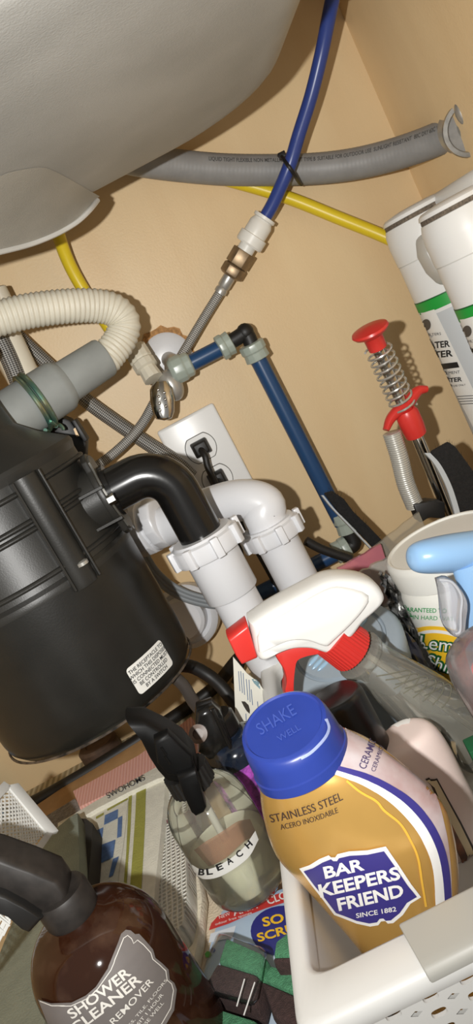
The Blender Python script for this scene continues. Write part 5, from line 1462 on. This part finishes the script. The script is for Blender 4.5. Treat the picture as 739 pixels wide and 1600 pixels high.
# ---------------------------------------------------------------- bleach bottle
bx = thing('bleach_bottle', 'clear bleach bottle with black trigger sprayer and white label strip', 'spray bottle', upright((-.1095, -.384, .0255)))
BB = ROOTM[bx.name]
bprof = [(.020, 0), (.0245, .0015), (.0275, .006), (.0285, .012), (.0285, .0635)] + [(.0125 + .016 * math.cos(a), .0635 + .022 * math.sin(a)) for a in [math.pi / 2 * i / 8 for i in range(1, 8)]] + [(.0125, .086), (.0125, .0925)]
bbod = lathe(bprof, 56)
part(bx, 'bottle', bbod, clear('bleach_plastic', (254, 254, 251), .05, .06, (244, 245, 230)), sharp=60)
part(bx, 'liquid', lathe([(.0235, .002), (.0268, .006), (.0278, .012), (.0278, .039), (.0001, .040)], 48, True, False), clear('bleach_liquid', (252, 252, 242), .08, .55, (250, 249, 224), 1.2), sharp=60)
part(bx, 'swirl_reflection', wrap(between([(-.024, .057), (-.01, .062), (.01, .061), (.022, .053)], [(-.020, .043), (-.008, .045), (.008, .047), (.02, .041)]), cyl(lambda z: .0265 * (1 if z < .0635 else .85), 0), .004), clear('peach_reflection', (226, 190, 168), .2, .30, (206, 160, 136)), label='painted peach reflection swirling inside the bottle')  # peach band painted in for the swirling reflections within the clear plastic
bW = MB().join(bbod, BB); s_b = sight(bvh(bW), .0005); s_b2 = sight(bvh(bW), .0009)
strip = between([(300, 1350), (318, 1358), (345, 1350), (378, 1326), (398, 1298)], [(306, 1366), (322, 1373), (350, 1366), (386, 1341), (403, 1312)])
ls = part(bx, 'label_strip', wrap(strip, s_b, 5), mat('label_white', (232, 231, 225), .45), W=True, label='white paper label strip')
LT = []
for ch, (x, y), a in zip('BLEACH', ((316, 1361), (328, 1360), (343, 1353), (358, 1344), (373, 1333), (387, 1319)), (-6, 8, 24, 30, 36, 42)):
    LT.append(aff(fit_text(ch, 9.5, .03, 10.5), (x, y), a))
part(ls, 'lettering', wrap(merge2d(*LT), s_b2, 5), INK, W=True)
part(bx, 'dip_tube', tube([Vector((.001, -.002, .091)), BB.inverted() @ PW(345, 1300, .515), BB.inverted() @ PW(395, 1375, .53)], .0026, 12), mat('milky_tube_solid', (188, 188, 176), .35))
part(bx, 'collar', ribbed(.0155, .086, .0995, 24, .0007), BLKM)
hb = headplate([(196, 1112), (222, 1112), (262, 1132), (288, 1150), (305, 1172), (310, 1196), (305, 1206), (286, 1212), (262, 1208), (246, 1190), (232, 1168), (218, 1140)], -.398, -.372)
part(bx, 'sprayer_head', hb, mat('black_sprayer', (10, 10, 10), .5, spec=.25), W=True, sharp=60)
hb2 = headplate([(240, 1150), (262, 1140), (300, 1176), (304, 1200), (286, 1210), (262, 1206), (246, 1188)], -.406, -.396)
part(bx, 'sprayer_face', hb2, mat('black_sprayer', (10, 10, 10), .5, spec=.25), W=True, sharp=60)
part(bx, 'trigger', headplate([(276, 1206), (304, 1196), (312, 1220), (322, 1256), (318, 1264), (306, 1270), (299, 1264), (286, 1236)], -.411, -.400), mat('black_sprayer', (10, 10, 10), .5, spec=.25), W=True, sharp=60)
for px_, py_ in ((252, 1168), (258, 1182)):
    part(bx, 'sprayer_rib', tube([PY(px_, py_, -.4065), PY(px_ + 8, py_ + 12, -.4065)], .0008, 6), mat('black_sprayer', (10, 10, 10), .5, spec=.25), W=True)

solo('maroon_refraction_sheet', 'added maroon sheet standing for the refraction seen in the bleach bottle', 'cloth', crumple([(262, 1282), (300, 1268), (330, 1330), (296, 1352)], -.318, .004, .0022, 31, 8), mat('maroon_refraction_sheet', (112, 52, 66), .9, noise=.2, nscale=160), world(PY(300, 1340, -.318)))  # sheet added behind the bottle to give its refracted maroon blob
# ---------------------------------------------------------------- dark bottle behind
db = thing('dark_spray_bottle', 'dark blue and purple glossy spray bottle behind the bleach bottle', 'spray bottle', upright((-.088, -.305, .004)))
dprof = [(.022, 0), (.025, .003), (.0255, .01), (.0255, .072)]
part(db, 'lower_body', lathe(dprof, 44, True, False), mat('purple_glitter', (196, 92, 208), .25, col2=(70, 50, 92), nscale=130, bump=.6, bscale=350))
part(db, 'shoulder', lathe([(.0255, .072), (.0252, .074)] + [(.012 + .0132 * math.cos(a), .074 + .016 * math.sin(a)) for a in [math.pi / 2 * i / 7 for i in range(1, 8)]] + [(.0118, .096)], 44, False, True), mat('midnight_gloss', (26, 34, 48), .12, spec=.6, noise=.5, nscale=60))
BG = mat('black_sprayer_gloss', (24, 23, 22), .2)
part(db, 'collar', lathe([(.0135, .092), (.0145, .094), (.0145, .106), (.0125, .108)], 24), BG)
yd = -.310
part(db, 'sprayer_head', headplate([(306, 1102), (330, 1094), (346, 1110), (356, 1136), (368, 1166), (372, 1186), (356, 1196), (338, 1180), (322, 1176), (308, 1166), (310, 1146), (320, 1132), (304, 1124)], yd - .011, yd + .011), BG, W=True, sharp=60)
part(db, 'nozzle', lathe([(.0055, 0), (.007, .001), (.007, .009), (.004, .0095), (.004, .007), (.0001, .007)], 20).xf(axis_frame(PY(312, 1146, -.318), PY(306, 1148, -.336))), mat('nozzle_brown', (96, 78, 66), .35), W=True)
part(db, 'head_rib', tube([PY(332, 1108, yd - .0125), PY(362, 1172, yd - .0125)], .0016, 8), BG, W=True)

# ---------------------------------------------------------------- printed card standing against the basket
cd_ = thing('instruction_card', 'white card with blue printed lines standing between dark bottle and basket', 'card', world(PY(385, 1150, -.30)))
cardpts = [(364, 1026), (386, 1052), (404, 1066), (420, 1090), (434, 1110), (452, 1150), (452, 1230), (430, 1230), (395, 1200), (369, 1174), (367, 1100)]
Cy = -.275
cpl = plate(cardpts, Cy, .0014)
part(cd_, 'sheet', cpl, mat('card_white', (226, 224, 212), .5), W=True)
sC = sight(bvh(cpl), .0004)
zc5 = lambda x, y: (340 + x / 5.279, 1020 + y / 5.279)
CB = []
for x0, y0, x1, y1 in ((172, 150, 184, 315), (190, 150, 204, 330), (210, 165, 222, 345), (236, 215, 250, 390), (258, 220, 268, 405), (276, 300, 288, 430), (196, 590, 202, 760), (214, 600, 222, 775), (232, 500, 238, 580), (328, 400, 334, 460)):
    CB.append(band2d([zc5(x0, y0), zc5(x1, y1)], 1.1))
part(cd_, 'printed_lines', wrap(merge2d(*CB), sC, 12), mat('faded_blue_ink', (96, 116, 148), .6), W=True)
part(cd_, 'dark_leaf_mark', wrap(poly2d([zc5(*p) for p in ((195, 398), (225, 400), (255, 430), (266, 470), (264, 502), (240, 480), (215, 440))]), sC, 6), mat('leaf_dark', (52, 46, 40), .6), W=True)
part(cd_, 'picture_patch', wrap(poly2d([zc5(*p) for p in ((280, 215), (345, 215), (350, 300), (330, 280), (300, 250))]), sC, 6), mat('patch_teal', (120, 150, 158), .6), W=True)

# ---------------------------------------------------------------- black cords, grey cable bundle, white drum behind the disposer
def cord(label, pts, r, m):
    P = curve(pts, 8)
    return solo('extension_cord', label, 'cord', tube(resample(P, .006), r, 12), m, world(P[len(P) // 2]))
cord('thick black cord lying along the foot of the back wall', [PZ(20, 1268, .012), PZ(60, 1250, .012), PZ(110, 1222, .012), PZ(170, 1186, .012), PZ(250, 1135, .012), PZ(330, 1078, .012), PY(372, 1030, -.05), PY(400, 1010, -.05)], .0075, BLKM)
cord('black cord curving from under the garbage disposal to the right', [PY(240, 1050, -.16), PY(290, 1040, -.15), PY(325, 1055, -.15), PY(352, 1080, -.16), PY(378, 1120, -.17), PY(392, 1170, -.19)], .0065, BLKM)
cord('short black cord dropping from the disposer to the dark spray bottle', [PY(262, 1050, -.24), PY(286, 1070, -.25), PY(302, 1096, -.265), PY(322, 1118, -.285)], .0052, mat('dusty_cord', (66, 60, 56), .5))
GCB = mat('grey_cable', (128, 134, 138), .45)
cb = thing('cable_bundle', 'three grey cables curving behind the disposer to the white drain', 'cable', world(PY(300, 925, -.06)))
for k in range(3):
    o = k * 6
    part(cb, 'cable', tube(curve([PY(225 - o * .3, 860 + o, -.06), PY(246 - o * .3, 893 + o, -.062), PY(275 - o * .2, 917 + o, -.064), PY(310, 931 + o, -.066), PY(350, 936 + o, -.066), PY(400, 930 + o, -.06)], 8), .0030, 10), GCB, W=True)
dr = thing('drain_cleanout', 'white round drain cleanout on the wall behind the garbage disposal', 'drain fitting', world(PY(280, 965, -.05)))
Fd = axis_frame(PY(300, 955, -.01), PY(268, 985, -.10), face=CAM + Vector((0, 0, .6)))
part(dr, 'cap', lathe([(.030, 0), (.034, .002), (.036, .012), (.036, .03), (.033, .034), (.030, .036), (.0295, .032), (.025, .031), (.0245, .046), (.021, .049), (.0001, .049)], 40).xf(Fd), PVC, W=True, sharp=30)
bp_ = thing('drain_stopper', 'brown round rubber stopper on the floor beneath the garbage disposal', 'stopper', upright(PZ(150, 1160, .022)))
part(bp_, 'disc', lathe([(.022, -.019), (.024, -.017), (.024, -.003), (.021, 0), (.014, .0005), (.013, -.001), (.0001, -.001)], 32), mat('brown_rubber', (84, 66, 54), .5, noise=.2, nscale=120))
